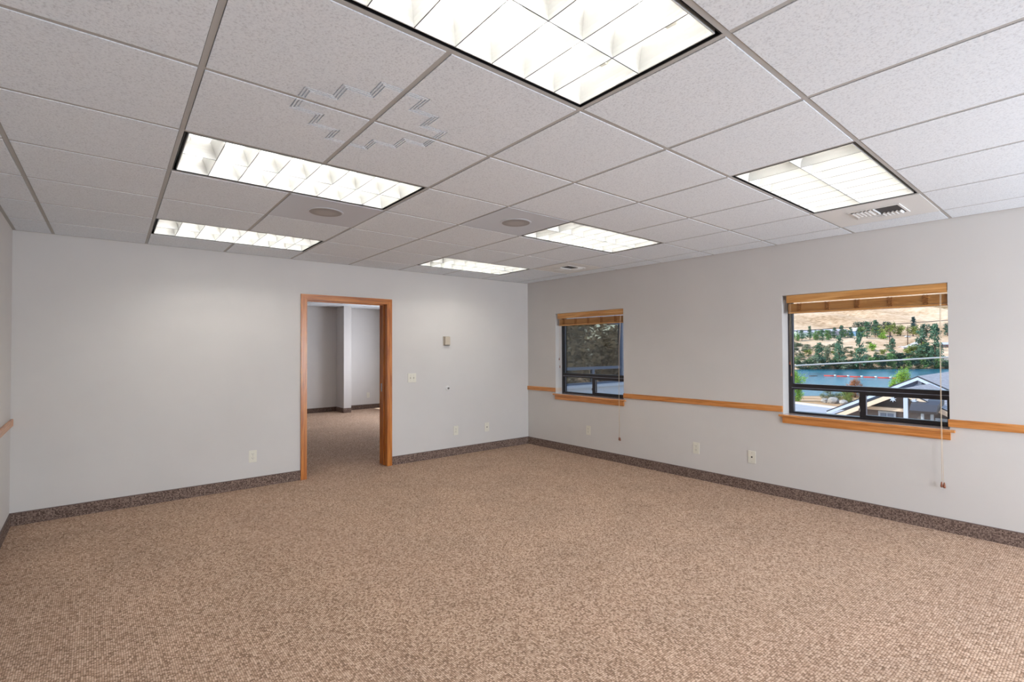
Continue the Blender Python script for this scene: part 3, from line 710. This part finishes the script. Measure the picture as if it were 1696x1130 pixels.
# road and kerb by the shore
rd = Vector((-0.38, -0.92)).normalized(); rn = Vector((rd.y, -rd.x))
if rn.x > 0: rn = -rn
k0 = Vector((46.2, 14.5))
def ribbon(name, mat, off0, off1, z0, z1, l0=-60, l1=60):
    a0 = k0+rd*l0; a1 = k0+rd*l1; ps = [a0+rn*off0, a1+rn*off0, a1+rn*off1, a0+rn*off1]
    return MB().prism([tuple(p) for p in ps], 2, z0, z1).obj(name, mat)
struct(ribbon('road', plain('asphalt', (178, 180, 188), 0.9, nscale=2, namp=0.1), 0.5, 12, GZ-0.05, GZ+0.02))
struct(ribbon('road_kerb', plain('kerb_concrete', (214, 208, 200), 0.85), 0.0, 0.5, GZ-0.05, GZ+0.14))

# ---- plants
def leafmat(name, c, amp=0.35, rough=0.8):
    t = NT(name); v = t.coord(); a = lin(c)
    lo = tuple(x*(1-amp) for x in a[:3])+(1,); hi = tuple(min(1, x*(1+amp)) for x in a[:3])+(1,)
    oi = t.n('ShaderNodeObjectInfo')
    t.l(t.ramp(t.noise(v, 1.1, 3), [(0.35, lo), (0.65, hi)]), t.b.inputs['Base Color']); t.set(rough=rough, spec=0.15); return t.m
M['pine'] = leafmat('pine_needles', (92, 126, 102)); M['spruce'] = leafmat('dark_spruce_needles', (62, 92, 96))
M['sage'] = leafmat('grey_green_leaves', (134, 146, 120)); M['leaf'] = leafmat('mid_green_leaves', (112, 148, 92))
M['bright'] = leafmat('bright_green_leaves', (142, 184, 74)); M['olive'] = leafmat('olive_leaves', (134, 148, 78))
M['dark'] = leafmat('dark_green_leaves', (74, 106, 92)); M['bank'] = leafmat('shaded_bank_leaves', (84, 112, 78))
M['dusty'] = leafmat('dusty_brown_leaves', (138, 124, 98), 0.5)
M['bark'] = plain('bark', (92, 72, 60), 0.9); M['rust'] = leafmat('rusty_leaves', (176, 116, 72))
CROWNS = {}
def crown_mesh(kind, var):
    """unit crown: height 1, half width 1 (scaled later)"""
    key = (kind, var)
    if key in CROWNS: return CROWNS[key]
    rn_ = random.Random(hash(kind) % 1000 if False else sum(map(ord, kind))*7+var); mb = MB()
    conif = kind.startswith(('pine', 'spruce'))
    N = 1000 if conif else 620
    fine = kind.endswith('_fine'); kind = kind.replace('_fine', '')
    if fine: N = 5200
    clumps = []
    if conif:
        for k in range(46 if kind == 'pine' else 60):
            z = rn_.uniform(0.16, 0.98) if kind == 'pine' else rn_.uniform(0.06, 0.99)
            r = (1.04-z)**0.6*(0.75+0.5*rn_.random()) if kind == 'pine' else (1.0-z)**0.9*(0.7+0.35*rn_.random())
            an = rn_.uniform(0, 2*math.pi); rr = r*rn_.uniform(0.25, 0.85)
            clumps.append((rr*math.cos(an), rr*math.sin(an), z, 0.20+0.14*r, 0.045))
    else:
        for k in range(26):
            an = rn_.uniform(0, 2*math.pi); z = rn_.uniform(0.12, 0.88); r = math.sqrt(max(0, 1-((z-0.45)/0.58)**2))*0.75
            rr = r*math.sqrt(rn_.random()); clumps.append((rr*math.cos(an), rr*math.sin(an), z, 0.26, 0.13))
    for k in range(N):
        c = clumps[k % len(clumps)]
        p = Vector((c[0]+rn_.gauss(0, c[3]*0.55), c[1]+rn_.gauss(0, c[3]*0.55), min(1.02, max(0.02, c[2]+rn_.gauss(0, c[4]*0.6)))))
        s = rn_.uniform(0.10, 0.2)*(0.8 if conif else 1.0)*(0.36 if fine else 1.0)
        d1 = Vector((rn_.uniform(-1, 1), rn_.uniform(-1, 1), rn_.uniform(-.5, .5))).normalized()*s
        d2 = Vector((rn_.uniform(-1, 1), rn_.uniform(-1, 1), rn_.uniform(-.5, .5))); d2 = (d2-d1*d2.dot(d1)/d1.length_squared).normalized()*s*0.7
        d1.z *= 0.35; d2.z *= 0.45
        mb.add([p-d1, p+d2*0.6-d1*0.3, p+d1, p-d2*0.6+d1*0.1], [(0, 1, 2, 3)])
    me = bpy.data.meshes.new(kind+'_crown'); me.from_pydata(mb.v, [], mb.f); me.update(); me.materials.append(M[kind]); CROWNS[key] = me
    return me
TR = {}
def trunk_mesh():
    if 'm' not in TR:
        mb = MB().tube([(0, 0, -0.08), (0.01, 0, 0.3), (0, 0.01, 0.6), (0, 0, 0.96)], [0.10, 0.08, 0.055, 0.015], 7)
        me = bpy.data.meshes.new('trunk'); me.from_pydata(mb.v, [], mb.f); me.update(); me.materials.append(M['bark']); TR['m'] = me
    return TR['m']
TN = [0]
def plant(name, x, y, z, h, hw, kind, label, cat, group=None, trunk=True, rz=None, fine=False):
    TN[0] += 1
    root = empty(name, (x, y, z), rz if rz is not None else TN[0]*1.7, label=label, cat=cat, group=group)
    c = bpy.data.objects.new('crown', crown_mesh(kind + ('_fine' if fine else ''), TN[0] % 3)); COL.objects.link(c); c.parent = root; c.scale = (hw, hw, h)
    if trunk:
        t_ = bpy.data.objects.new('trunk', trunk_mesh()); COL.objects.link(t_); t_.parent = root; t_.scale = (hw*0.9, hw*0.9, h*0.97)
    return root
def zg(x, y): return ztr((Vector((x, y))-E2).dot(FWD))
BIG = [
(366.0, 125.6, 13.95, 4.39, 'pine', 'leftmost of the tall pines standing on the far lake bank'),
(373.4, 123.1, 10.45, 2.82, 'sage', 'pale grey-green tree between two tall pines on the far bank'),
(368.1, 114.6, 19.91, 4.69, 'pine', 'broad tall pine on the far bank, second of the tall pines from the left'),
(365.1, 102.2, 24.67, 4.15, 'pine', 'tallest narrow pine in the middle of the far lake bank'),
(406.2, 95.3, 16.05, 3.21, 'pine', 'slim pine behind the left utility pole on the far bank'),
(428.0, 84.5, 20.40, 6.12, 'pine', 'wide dark pine in the right part of the far bank'),
(418.3, 75.6, 26.70, 5.50, 'pine', 'rightmost tall pine on the far bank, nearest the blind cord'),
(618.0, 130.3, 14.24, 5.04, 'spruce', 'dark spruce poking up against the dry hillside at right'),
(452.1, 169.1, 9.07, 3.52, 'pine', None), (461.0, 166.3, 11.89, 3.05, 'pine', None), (458.7, 155.9, 9.68, 3.23, 'pine', None), (480.7, 154.3, 10.44, 3.07, 'pine', None),
(489.6, 151.7, 11.35, 3.35, 'pine', None), (495.3, 146.7, 9.80, 3.09, 'pine', None), (505.5, 137.7, 14.43, 4.12, 'pine', None), (521.7, 136.0, 15.26, 3.94, 'pine', None),
(460.6, 161.6, 7.55, 2.51, 'leaf', None), (468.4, 154.7, 7.54, 2.51, 'leaf', None), (445.2, 170.2, 9.49, 2.99, 'leaf', None),
(511.1, 127.5, 7.14, 3.82, 'bright', 'bright green rounded tree beside the left utility pole'),
(552.5, 132.7, 13.11, 4.91, 'olive', None), (558.8, 127.1, 11.46, 4.91, 'olive', None),
(585.1, 167.7, 9.64, 6.02, 'dark', None), (592.0, 161.4, 10.24, 6.02, 'dark', None), (589.5, 99.2, 11.96, 5.43, 'dark', None), (575.9, 111.5, 11.43, 5.44, 'dark', None),
(436.2, 115.3, 6.5, 4.2, 'bright', 'yellow-green bush on the dry slope between the pines'),
(604.0, 150.0, 10.0, 5.5, 'dark', None), (470.0, 163.0, 8.5, 4.2, 'leaf', None), (483.0, 160.5, 8.0, 4.5, 'leaf', None), (497.0, 152.5, 8.0, 4.2, 'leaf', None), (520.0, 146.0, 9.5, 5.0, 'leaf', None),
(538.0, 139.0, 11.0, 5.5, 'olive', None), (575.0, 150.0, 10.0, 6.5, 'dark', None), (560.0, 118.0, 10.0, 5.5, 'olive', None), (437.0, 92.0, 9.0, 5.0, 'olive', None), (432.0, 79.0, 10.0, 6.0, 'dark', None),(440.0, 86.5, 11.0, 5.0, 'olive', None)]
BIG.sort(key=lambda q: math.atan2(q[0]-EYE.x, q[1]-EYE.y)); NL = {}
GL = {'pine': ('small pine in the row below the hillside houses', 'pines in the row below the houses'), 'leaf': ('light green broadleaf tree in the row below the hillside houses', 'light green trees in the row below the houses'),
      'olive': ('olive-green rounded tree on the slope behind the utility poles', 'olive trees behind the utility poles'), 'dark': ('dark green bushy tree at the foot of the dry hill', 'dark trees at the foot of the dry hill')}
for (x, y, h, hw, kind, lb) in BIG:
    z = zg(x, y)-0.3; cat = 'tree'
    if lb is None:
        lb, gp = GL[kind]; NL[kind] = NL.get(kind, 0)+1
        lb = {1: 'first', 2: 'second', 3: 'third', 4: 'fourth', 5: 'fifth', 6: 'sixth', 7: 'seventh', 8: 'eighth'}[NL[kind]] + ' from the left: ' + lb
    else: gp = None
    plant('pine_tree' if kind == 'pine' else 'spruce_tree' if kind == 'spruce' else 'leafy_tree', x, y, z, h, hw, kind, lb, cat, gp)
BANK = [(342.2,129.4,3.68,2.94),(343.9,126.9,3.39,3.03),(344.9,124.1,4.48,2.61),(348.6,122.2,5.27,2.95),(353.6,120.9,4.68,3.88),(356.2,118.6,3.47,3.66),(358.0,116.1,3.48,3.68),(360.8,114.0,4.38,3.39),(362.3,111.4,3.89,3.76),(366.4,109.7,3.79,3.73),(369.5,107.6,3.11,3.54),(371.5,105.2,4.63,2.82),(371.8,102.3,3.67,3.87),(376.8,100.8,3.24,3.81),(379.2,98.5,5.03,3.45),(380.3,95.9,5.65,3.54),(383.5,93.9,4.66,2.43),(384.9,91.4,6.45,3.01),(388.7,89.5,6.11,3.58),(392.1,87.4,5.59,2.63),(392.8,84.8,8.43,2.80),(396.4,82.8,8.16,4.12),(399.8,80.8,7.11,2.34),(400.7,78.3,7.75,2.95),(402.9,76.0,8.05,3.35),(408.2,74.3,5.23,3.17),(408.5,71.7,7.69,3.13),(410.8,69.4,5.27,3.70),(415.4,67.6,6.83,3.84)]
for k, (x, y, h, hw) in enumerate(BANK):
    if k < 18: h *= 1.7; hw *= 1.2
    kd = ('bank', 'dark', 'bank', 'sage', 'dark')[k % 5] if k < 14 else ('dark', 'bank', 'spruce')[k % 3] if k % 3 != 2 else 'leaf'
    plant('bank_shrub', x, y, zg(x, y)-0.4, h, hw*1.15, kd, 'leafy shrub in the continuous belt along the far waterline', 'shrub', 'shrubs along the far waterline', trunk=False)
for k, (x, y, h, hw) in enumerate(BANK[18:]):
    q = Vector((x, y))+FWD*16+RGT*1.5
    plant('bank_shrub', q.x, q.y, zg(q.x, q.y)-0.6, h*0.9, hw*1.5, 'dark' if k % 2 else 'bank', 'dark shrub on the bank above the waterline belt, right side', 'shrub', 'shrubs above the waterline belt', trunk=False)
rnd = random.Random(9)
for k in range(80):
    d = rnd.uniform(340, 405); w = rnd.uniform(0.548, 0.70 if k % 3 else 0.8)*d
    q = E2+FWD*d+RGT*w; s = rnd.uniform(1.1, 2.9)
    plant('sagebrush', q.x, q.y, zg(q.x, q.y)-0.25, s*0.95, s*1.15, 'sage', 'low grey-green sagebrush on the dry slope above the lake', 'shrub', 'sagebrush on the dry slope', trunk=False)
rnd = random.Random(21)
for k in range(24):
    d = 336 + (k % 4)*12 + rnd.uniform(0, 8); w = (0.556+0.0122*k)*d
    q = E2+FWD*d+RGT*w; h = rnd.uniform(2.6, 5.2)
    plant('slope_shrub', q.x, q.y, zg(q.x, q.y)-0.3, h, h*0.62, ('leaf', 'sage', 'olive', 'bank')[(k*7) % 4], 'rounded leafy shrub among the pines on the far slope', 'shrub', 'rounded shrubs among the far pines', trunk=False)
# near plants by the road
NEAR = [('leafy_tree', 48.8, 15.3, 3.4, 1.05, 'bright', 'light green leafy tree by the road at the left window edge', 'tree'),
        ('leafy_tree', 47.6, 16.2, 2.2, 0.9, 'leaf', 'lower green bush beneath the light green tree at the left window edge', 'shrub'),
        ('roadside_shrub', 50.4, 12.9, 1.25, 1.0, 'sage', 'pale shrub behind the boulders, left one', 'shrub'),
        ('roadside_shrub', 50.6, 11.6, 1.35, 1.0, 'olive', 'olive shrub behind the boulders, middle one', 'shrub'),
        ('roadside_shrub', 50.4, 10.0, 1.3, 0.95, 'leaf', 'green shrub right of the boulders beside the road', 'shrub'),
        ('leafy_tree', 69.0, 11.6, 3.9, 1.3, 'bright', 'bright green treetop just left of the neighbour roof peak', 'tree'),
        ('leafy_tree', 63.0, 14.6, 2.6, 1.0, 'rust', 'yellow and rust coloured treetop behind the neighbour roof', 'tree')]
for (nm, x, y, h, hw, kd, lb, ct) in NEAR: plant(nm, x, y, zg(x, y)-0.15, h, hw, kd, lb, ct, fine=True)
# boulders
rockm = plain('grey_rock', (168, 164, 160), 0.9, nscale=3, namp=0.25)
def rock(x, y, z, s, seed, lb):
    bm = bmesh.new(); bmesh.ops.create_icosphere(bm, subdivisions=2, radius=1); r_ = random.Random(seed)
    for q in bm.verts: q.co = q.co*(1+r_.uniform(-.16, .16)); q.co.x *= s; q.co.y *= s*0.8; q.co.z *= s*0.62
    o = MB().frombm(bm).obj('boulder', rockm, None, (x, y, z)); tag(o, lb, 'rock')
rock(48.9, 12.9, -3.62, 0.42, 1, 'small grey boulder left of the pair beside the road')
rock(48.6, 12.1, -3.55, 0.60, 2, 'largest grey boulder beside the road in front of the shrubs')
rock(48.4, 11.1, -3.62, 0.45, 3, 'grey boulder right of the largest one beside the road')

# ---- far houses
def gable_house(name, cx, cy, z, w, l, hh, rh, rz, cw, cr, label, windows=3):
    root = empty(name, (cx, cy, z), rz, label=label, cat='house')
    MB().box(-l/2, -w/2, -3, l/2, w/2, hh).obj('wall', plain(name+'_wall_paint', cw, 0.8), root)
    MB().prism([(-w/2-0.5, hh-0.1), (0, hh+rh), (w/2+0.5, hh-0.1), (w/2+0.5, hh+0.15), (0, hh+rh+0.28), (-w/2-0.5, hh+0.15)], 0, -l/2-0.5, l/2+0.5).obj('roof', plain(name+'_roof', cr, 0.8), root)
    MB().prism([(-w/2, hh), (0, hh+rh), (w/2, hh)], 0, -l/2+0.01, l/2-0.01).obj('gable', plain(name+'_gable', cw, 0.8), root)
    for k in range(windows):
        x = -l/2+l*(k+0.5)/windows
        f = MB().box(x-0.7, -w/2-0.06, 0.9, x+0.7, -w/2, 2.1).obj('window', plain(name+'_frame', (225, 225, 222), 0.6) if k == 0 else bpy.data.materials[name+'_frame'], root)
        MB().box(x-0.55, -w/2-0.09, 1.05, x+0.55, -w/2-0.06, 1.95).obj('pane', M['black'], f)
    return root
HA = math.atan2(RGT.y, RGT.x)
gable_house('long_house', 488.0, 177.5, 11.6, 8, 25, 3.4, 2.2, HA, (196, 214, 206), (190, 190, 200), 'long low pale house with grey roof at the far left above the pines', 5)
gable_house('ranch_house', 511.5, 164.5, 13.0, 8, 20, 3.4, 1.6, HA, (176, 170, 190), (196, 196, 206), 'low lavender-grey house above the middle pines', 4)
gable_house('cabin', 524.5, 151.3, 13.2, 7, 9, 3.0, 3.0, HA+math.pi/2, (120, 160, 196), (206, 206, 214), 'small blue gabled house among the hillside trees', 1)
gable_house('boathouse', 497.5, 85.4, 1.0, 7, 10, 2.6, 1.4, HA, (122, 82, 84), (204, 206, 216), 'red-brown house with pale roof at the right edge of the window', 2)
gable_house('shed', 470.3, 101.3, 0.4, 5, 11, 1.3, 0.5, HA, (196, 190, 190), (226, 224, 228), 'low white-roofed shed beside the pale road', 1)
struct(MB().add([(p[0], p[1], zg(p[0], p[1])+dz) for dz in (0.9, -0.3) for p in ((467.6,104.2),(473.4,99.3),(507.0,101.9),(567.6,110.7),(557.4,111.6),(504.2,104.4))], [(0, 1, 2, 5), (5, 2, 3, 4), (6, 7, 8, 11), (11, 8, 9, 10), (0, 1, 7, 6), (1, 2, 8, 7), (2, 3, 9, 8), (3, 4, 10, 9), (4, 5, 11, 10), (5, 0, 6, 11)]).obj('far_road', plain('pale_road', (226, 218, 212), 0.9)))
# utility poles
for (x, y, zt, lb) in ((471.5, 113.3, 16.84, 'left utility pole on the far slope'), (488.5, 105.8, 17.93, 'right utility pole on the far slope beside the pale road')):
    zb = zg(x, y)-0.5; o = empty('utility_pole', (x, y, zb), HA, label=lb, cat='pole')
    MB().tube([(0, 0, 0), (0, 0, zt-zb)], [0.34, 0.22], 8).obj('post', M['bark'], o)
    MB().box(-1.4, -0.12, zt-zb-1.2, 1.4, 0.12, zt-zb-0.95).obj('crossarm', M['bark'], o)
    for q in (-1.2, 0, 1.2): MB().tube([(q, 0, zt-zb-0.95), (q, 0, zt-zb-0.6)], 0.12, 6).obj('insulator', M['slot'], o)
# parked cars by the far road
def car(x, y, rz, c, lb):
    z = zg(x, y)+0.0; o = empty('parked_car', (x, y, z), rz, label=lb, cat='car')
    MB().prism([(-2.2, 0.35), (2.2, 0.35), (2.25, 0.8), (1.3, 0.95), (0.8, 1.45), (-1.1, 1.45), (-1.7, 0.95), (-2.25, 0.85)], 1, -0.85, 0.85).obj('body', plain('car_paint_%d' % c[0], c, 0.3), o)
    for (wx, wy) in ((-1.35, -0.86), (1.35, -0.86), (-1.35, 0.86), (1.35, 0.86)):
        MB().tube([(wx, wy-0.1, 0.33), (wx, wy+0.1, 0.33)], 0.33, 12, smooth=False).obj('wheel', M['black'], o)
    MB().prism([(0.72, 1.38), (1.15, 0.98), (-1.5, 0.98), (-1.05, 1.38)], 1, -0.87, 0.87).obj('side_glass', M['black'], o)
car(540, 117.5, HA, (232, 232, 236), 'white parked car up by the far trees'); car(531, 128.0, HA+0.2, (90, 96, 112), 'dark grey parked car up by the far trees')
# swim boom on the lake
o = empty('floating_boom', (266.4, 88.8, -12.08), math.atan2(56.13-88.8, 264.77-266.38), label='red floating boom line with white buoys across the lake', cat='boom')
redm = plain('red_boom', (196, 70, 60), 0.6); whm = plain('white_buoy', (235, 235, 232), 0.5)
for k in range(6):
    x = k*5.5; MB().tube([(x+0.5, 0, 0.15), (x+5.0, 0, 0.15)], 0.36, 8).obj('float', redm, o)
    MB().tube([(x+5.0, 0, 0.1), (x+5.05, 0, 0.5), (x+5.45, 0, 0.5), (x+5.5, 0, 0.1)], [0.2, 0.42, 0.42, 0.2], 8).obj('buoy', whm, o)
o = empty('small_dock', (259.3, 92.0, -12.08), -0.75, label='tiny dark dock float at the left end of the boom', cat='dock')
MB().box(0, -0.6, 0.1, 3.2, 0.6, 0.35).obj('deck', M['bark'], o); MB().box(0.2, -0.5, -0.3, 3.0, 0.5, 0.1).obj('pontoon', whm, o)
# overhead cables
def cable(name, p, q, r, sag, mat, lb, ext0, ext1):
    p, q = Vector(p), Vector(q); d = q-p; a, b = p-d*ext0, q+d*ext1; pts = []
    for k in range(25):
        t_ = k/24; pt = a.lerp(b, t_); pt.z -= 4*sag*t_*(1-t_); pts.append(pt)
    tag(MB().tube(pts, r, 8).obj(name, mat), lb, 'cable'); return a, b
ca, cb = cable('overhead_cable', (5.52, -1.59, 1.10), (7.86, -3.52, 1.27), 0.0145, 0.04, plain('white_cable', (232, 230, 228), 0.5), 'thick white overhead cable crossing close outside the window', 0.62, 1.6)
o = empty('cable_post', (cb.x, cb.y, GZ), 0, label='post outside carrying the white cable, beyond the window edge', cat='pole')
MB().tube([(0, 0, 0), (0, 0, cb.z-GZ+0.3)], 0.09, 10).obj('post', M['bark'], o)
cable('overhead_wire', (58.65, 19.42, 3.45), (72.69, 7.86, 4.66), 0.035, 0.05, M['black'], 'thin dark wire strung across the view above the far trees', 1.2, 1.2)

# ---------------------------------------------------------------- neighbour house
hs = empty('neighbour_house', (20, -0.5, GZ), 0, label='grey neighbouring house with two pale-trimmed gables below the window', cat='house')
def HB(mb): mb.v = [(x-20, y+0.5, z-GZ) for (x, y, z) in mb.v]; return mb
M['shingle'] = NT('roof_shingles'); t = M['shingle']; v = t.coord()
br = t.n('ShaderNodeTexBrick'); br.inputs['Scale'].default_value = 3.2; br.inputs['Color1'].default_value = lin((176, 172, 176)); br.inputs['Color2'].default_value = lin((196, 192, 196)); br.inputs['Mortar'].default_value = lin((146, 142, 148)); br.inputs['Mortar Size'].default_value = 0.02
t.l(v, br.inputs['Vector']); t.l(br.outputs[0], t.b.inputs['Base Color']); t.set(rough=0.9); M['shingle'] = t.m
M['siding'] = plain('grey_siding', (112, 108, 112), 0.75); M['siding2'] = plain('blue_grey_gable', (112, 130, 158), 0.6)
M['rake'] = plain('pale_blue_rake', (184, 200, 222), 0.6); M['rake2'] = plain('beige_rake', (222, 204, 184), 0.6); M['drip'] = plain('dark_drip_edge', (52, 54, 62), 0.6)
def gable_roof(xa, xb, yp, zp, yl, zl, th=0.10):
    w = yl-yp; yr = yp-w
    for (y_, nm) in ((yl, 'roof_slope'), (yr, 'roof_slope')):
        HB(MB().prism([(yp, zp), (y_, zl), (y_, zl-th), (yp, zp-th)], 0, xa, xb)).obj(nm, M['shingle'], hs)
def rake(xa, xb, yp, zp, yl, zl, depth, mat, top=0.0):
    w = yl-yp
    for s in (1, -1):
        y_ = yp+s*w; HB(MB().prism([(yp, zp-top), (y_, zl-top), (y_, zl-top-depth), (yp, zp-top-depth)], 0, xa, xb)).obj('rake_board', mat, hs)
# upper (rear) gable
gable_roof(19.85, 33, -0.47, 0.31, 2.75, -1.334)
rake(19.80, 19.849, -0.47, 0.31, 2.75, -1.334, 0.05, M['drip'])
rake(19.79, 19.849, -0.47, 0.31, 2.75, -1.334, 0.12, M['rake'], 0.052)
HB(MB().prism([(-0.47, 0.15), (2.35, -1.29), (-3.29, -1.29)], 0, 20.25, 20.35)).obj('gable_wall', M['siding2'], hs)
HB(MB().box(20.3, -3.0, GZ, 32, 2.05, -1.25)).obj('house_wall', M['siding'], hs)
HB(MB().box(20.1, -0.53, -1.0, 20.2, -0.41, 0.10)).obj('king_post', M['rake'], hs)
for s in (1, -1):
    HB(MB().tube([(20.15, -0.47+s*0.05, -0.02), (20.15, -0.47+s*0.9, -0.85)], 0.035, 6)).obj('truss_brace', M['rake'], hs)
HB(MB().box(20.05, -2.2, -1.10, 20.2, 1.3, -0.98)).obj('tie_beam', M['rake'], hs)
# lower (front) gable
gable_roof(16.0, 20.2, -0.83, 0.03, 1.75, -1.298)
rake(15.95, 15.999, -0.83, 0.03, 1.75, -1.298, 0.035, M['drip'])
rake(15.94, 15.999, -0.83, 0.03, 1.75, -1.298, 0.16, M['rake2'], 0.037)
HB(MB().prism([(-0.83, -0.15), (1.2, -1.19), (1.2, GZ), (-2.86, GZ), (-2.86, -1.19)], 0, 16.6, 16.7)).obj('gable_wall', M['siding'], hs)
HB(MB().box(16.7, -2.86, GZ, 20.29, 1.2, -1.25)).obj('porch_wall', M['siding'], hs)
HB(MB().box(16.25, -0.90, -0.77, 16.59, 0.45, -0.66)).obj('cross_beam', M['rake2'], hs)
HB(MB().box(15.90, -1.03, GZ, 16.02, -0.91, -0.26)).obj('porch_post', M['rake'], hs)
for (y0, y1, z1) in ((-0.55, -0.03, -0.82), (-2.15, -1.62, -0.92)):
    w = HB(MB().box(16.52, y0, -1.75, 16.6, y1, z1, 0.01)).obj('window', M['rake'], hs)
    HB(MB().box(16.50, y0+0.07, -1.68, 16.52, (y0+y1)/2-0.02, z1-0.07)).obj('pane', M['siding2'], w)
    HB(MB().box(16.50, (y0+y1)/2+0.02, -1.68, 16.52, y1-0.07, z1-0.07)).obj('pane', M['siding2'], w)
for y in (-1.35, -1.60): HB(MB().box(16.2, y-0.04, GZ, 16.28, y+0.04, -0.78)).obj('porch_post', M['rake'], hs)
aw = HB(MB().prism([(15.45, -0.62), (15.5, -0.70), (16.55, -0.44), (16.55, -0.30), (16.1, -0.32), (15.7, -0.42)], 1, -1.86, -1.16)).obj('reflection_slab', plain('charcoal_reflection', (66, 68, 78), 0.5), hs)  # dark slab standing in for a reflection of something indoors
# metal star ornaments on the front gable
def star(y, z, lb):
    pts = []
    for k in range(14):
        r_ = 0.11 if k % 2 == 0 else 0.04; a_ = math.pi*k/7+0.2; pts.append((y+r_*math.cos(a_), z+r_*math.sin(a_)))
    HB(MB().prism(pts, 0, 15.90, 15.93)).obj('star_ornament', M['rake'], hs)
star(-0.62, -0.33, ''); star(-1.20, -0.36, '')

# ---------------------------------------------------------------- building wing seen through the corner window
WY = 0.30
M['stucco'] = plain('pale_stucco', (212, 214, 220), 0.85, nscale=30, namp=0.03)
wx0, wx1 = 1.12, 2.66
mb = MB()
for (x0, x1, z0, z1) in ((XT, wx0, GZ, DECK), (wx1, 4.2, GZ, DECK), (wx0, wx1, GZ, ZS), (wx0, wx1, ZT, DECK)): mb.box(x0, WY, z0, x1, WY+0.2, z1)
wing = struct(mb.obj('wall_wing', M['stucco']))
struct(MB().box(X2R+0.2, WY+0.2, -0.01, 4.2, 2.8, 0.0).obj('floor_wing_inside', M['carpet']))
struct(MB().box(X2R+0.2, 2.7, 0, 4.2, 2.8, DECK).box(4.1, WY+0.2, 0, 4.2, 2.7, DECK).obj('wall_wing_inner', M['wall']))
struct(MB().box(XT, YB+0.0, DECK, 4.4, 2.9, DECK+0.2).obj('roof_wing', M['stucco']))
struct(MB().box(XT, YN-0.22, GZ, XT+0.02, WY, 0.70).box(XT, YN-0.22, 2.0, XT+0.02, WY, DECK+0.2).obj('wall_outside', M['stucco']))
ww = struct(empty('window_4', (0, WY, 0)))
M['alu'] = plain('blue_grey_aluminium', (92, 104, 126), 0.45, metal=0.2)
mb = MB()
for (x0, x1, z0, z1) in ((wx0, wx0+0.05, ZS, ZT), (wx1-0.05, wx1, ZS, ZT), (wx0+0.05, wx1-0.05, ZT-0.04, ZT), (wx0+0.05, wx1-0.05, ZS, ZS+0.035), (wx0+0.05, wx1-0.05, 1.05, 1.10), (wx0+0.70, wx0+0.76, ZS+0.035, 1.05)): mb.box(x0, 0.03, z0, x1, 0.09, z1, 0.003)
mb.obj('frame', M['alu'], ww)
MB().box(wx0+0.05, 0.06, 1.10, wx1-0.05, 0.064, ZT-0.04).obj('pane', M['glass2'], ww)
MB().box(wx0+0.05, 0.06, ZS+0.035, wx0+0.70, 0.064, 1.05).obj('pane', M['glass2'], ww)
MB().box(wx0+0.76, 0.06, ZS+0.035, wx1-0.05, 0.064, 1.05).obj('pane', M['glass2'], ww)
MB().box(wx0-0.06, -0.05, ZS-0.05, wx1+0.4, -0.0005, ZS-0.005).obj('outer_sill', M['stucco'], ww)
t = NT('woven_shade'); v = t.coord(scale=(60, 60, 1.5))
t.l(t.ramp(t.noise(v, 1.0, 4), [(0.3, lin((134, 122, 106))), (0.7, lin((178, 164, 144)))]), t.b.inputs['Base Color']); t.set(rough=0.9); M['shade'] = t.m
o = empty('woven_shade', (1.9, WY+0.26, ZT), 0, label='brown woven shade behind the wing window seen through the corner window', cat='window shade')
MB().box(-0.85, 0, -1.2, 0.42, 0.012, 0.05).obj('fabric', M['shade'], o); MB().box(-0.85, -0.03, -0.06, 0.85, -0.001, 0.06).obj('head_box', M['oak_x'], o)
# trees that the wing's glass mirrors, standing in the side yard
plant('leafy_tree', 13.0, -7.5, GZ, 7.5, 2.8, 'dusty', 'bushy yard tree right of the window view, outside the frame', 'tree', fine=True)
plant('leafy_tree', 9.2, -8.8, GZ, 7.6, 2.3, 'dusty', 'dusty yard tree nearer the building, outside the frame', 'tree', fine=True)
plant('leafy_tree', 14.5, -13.5, GZ, 9.0, 3.6, 'dusty', 'large brown-green yard tree farther out, outside the frame', 'tree', fine=True)
plant('leafy_tree', 8.5, -13.0, GZ, 8.0, 3.0, 'dusty', 'brown-green yard tree beyond the window view, outside the frame', 'tree', fine=True)
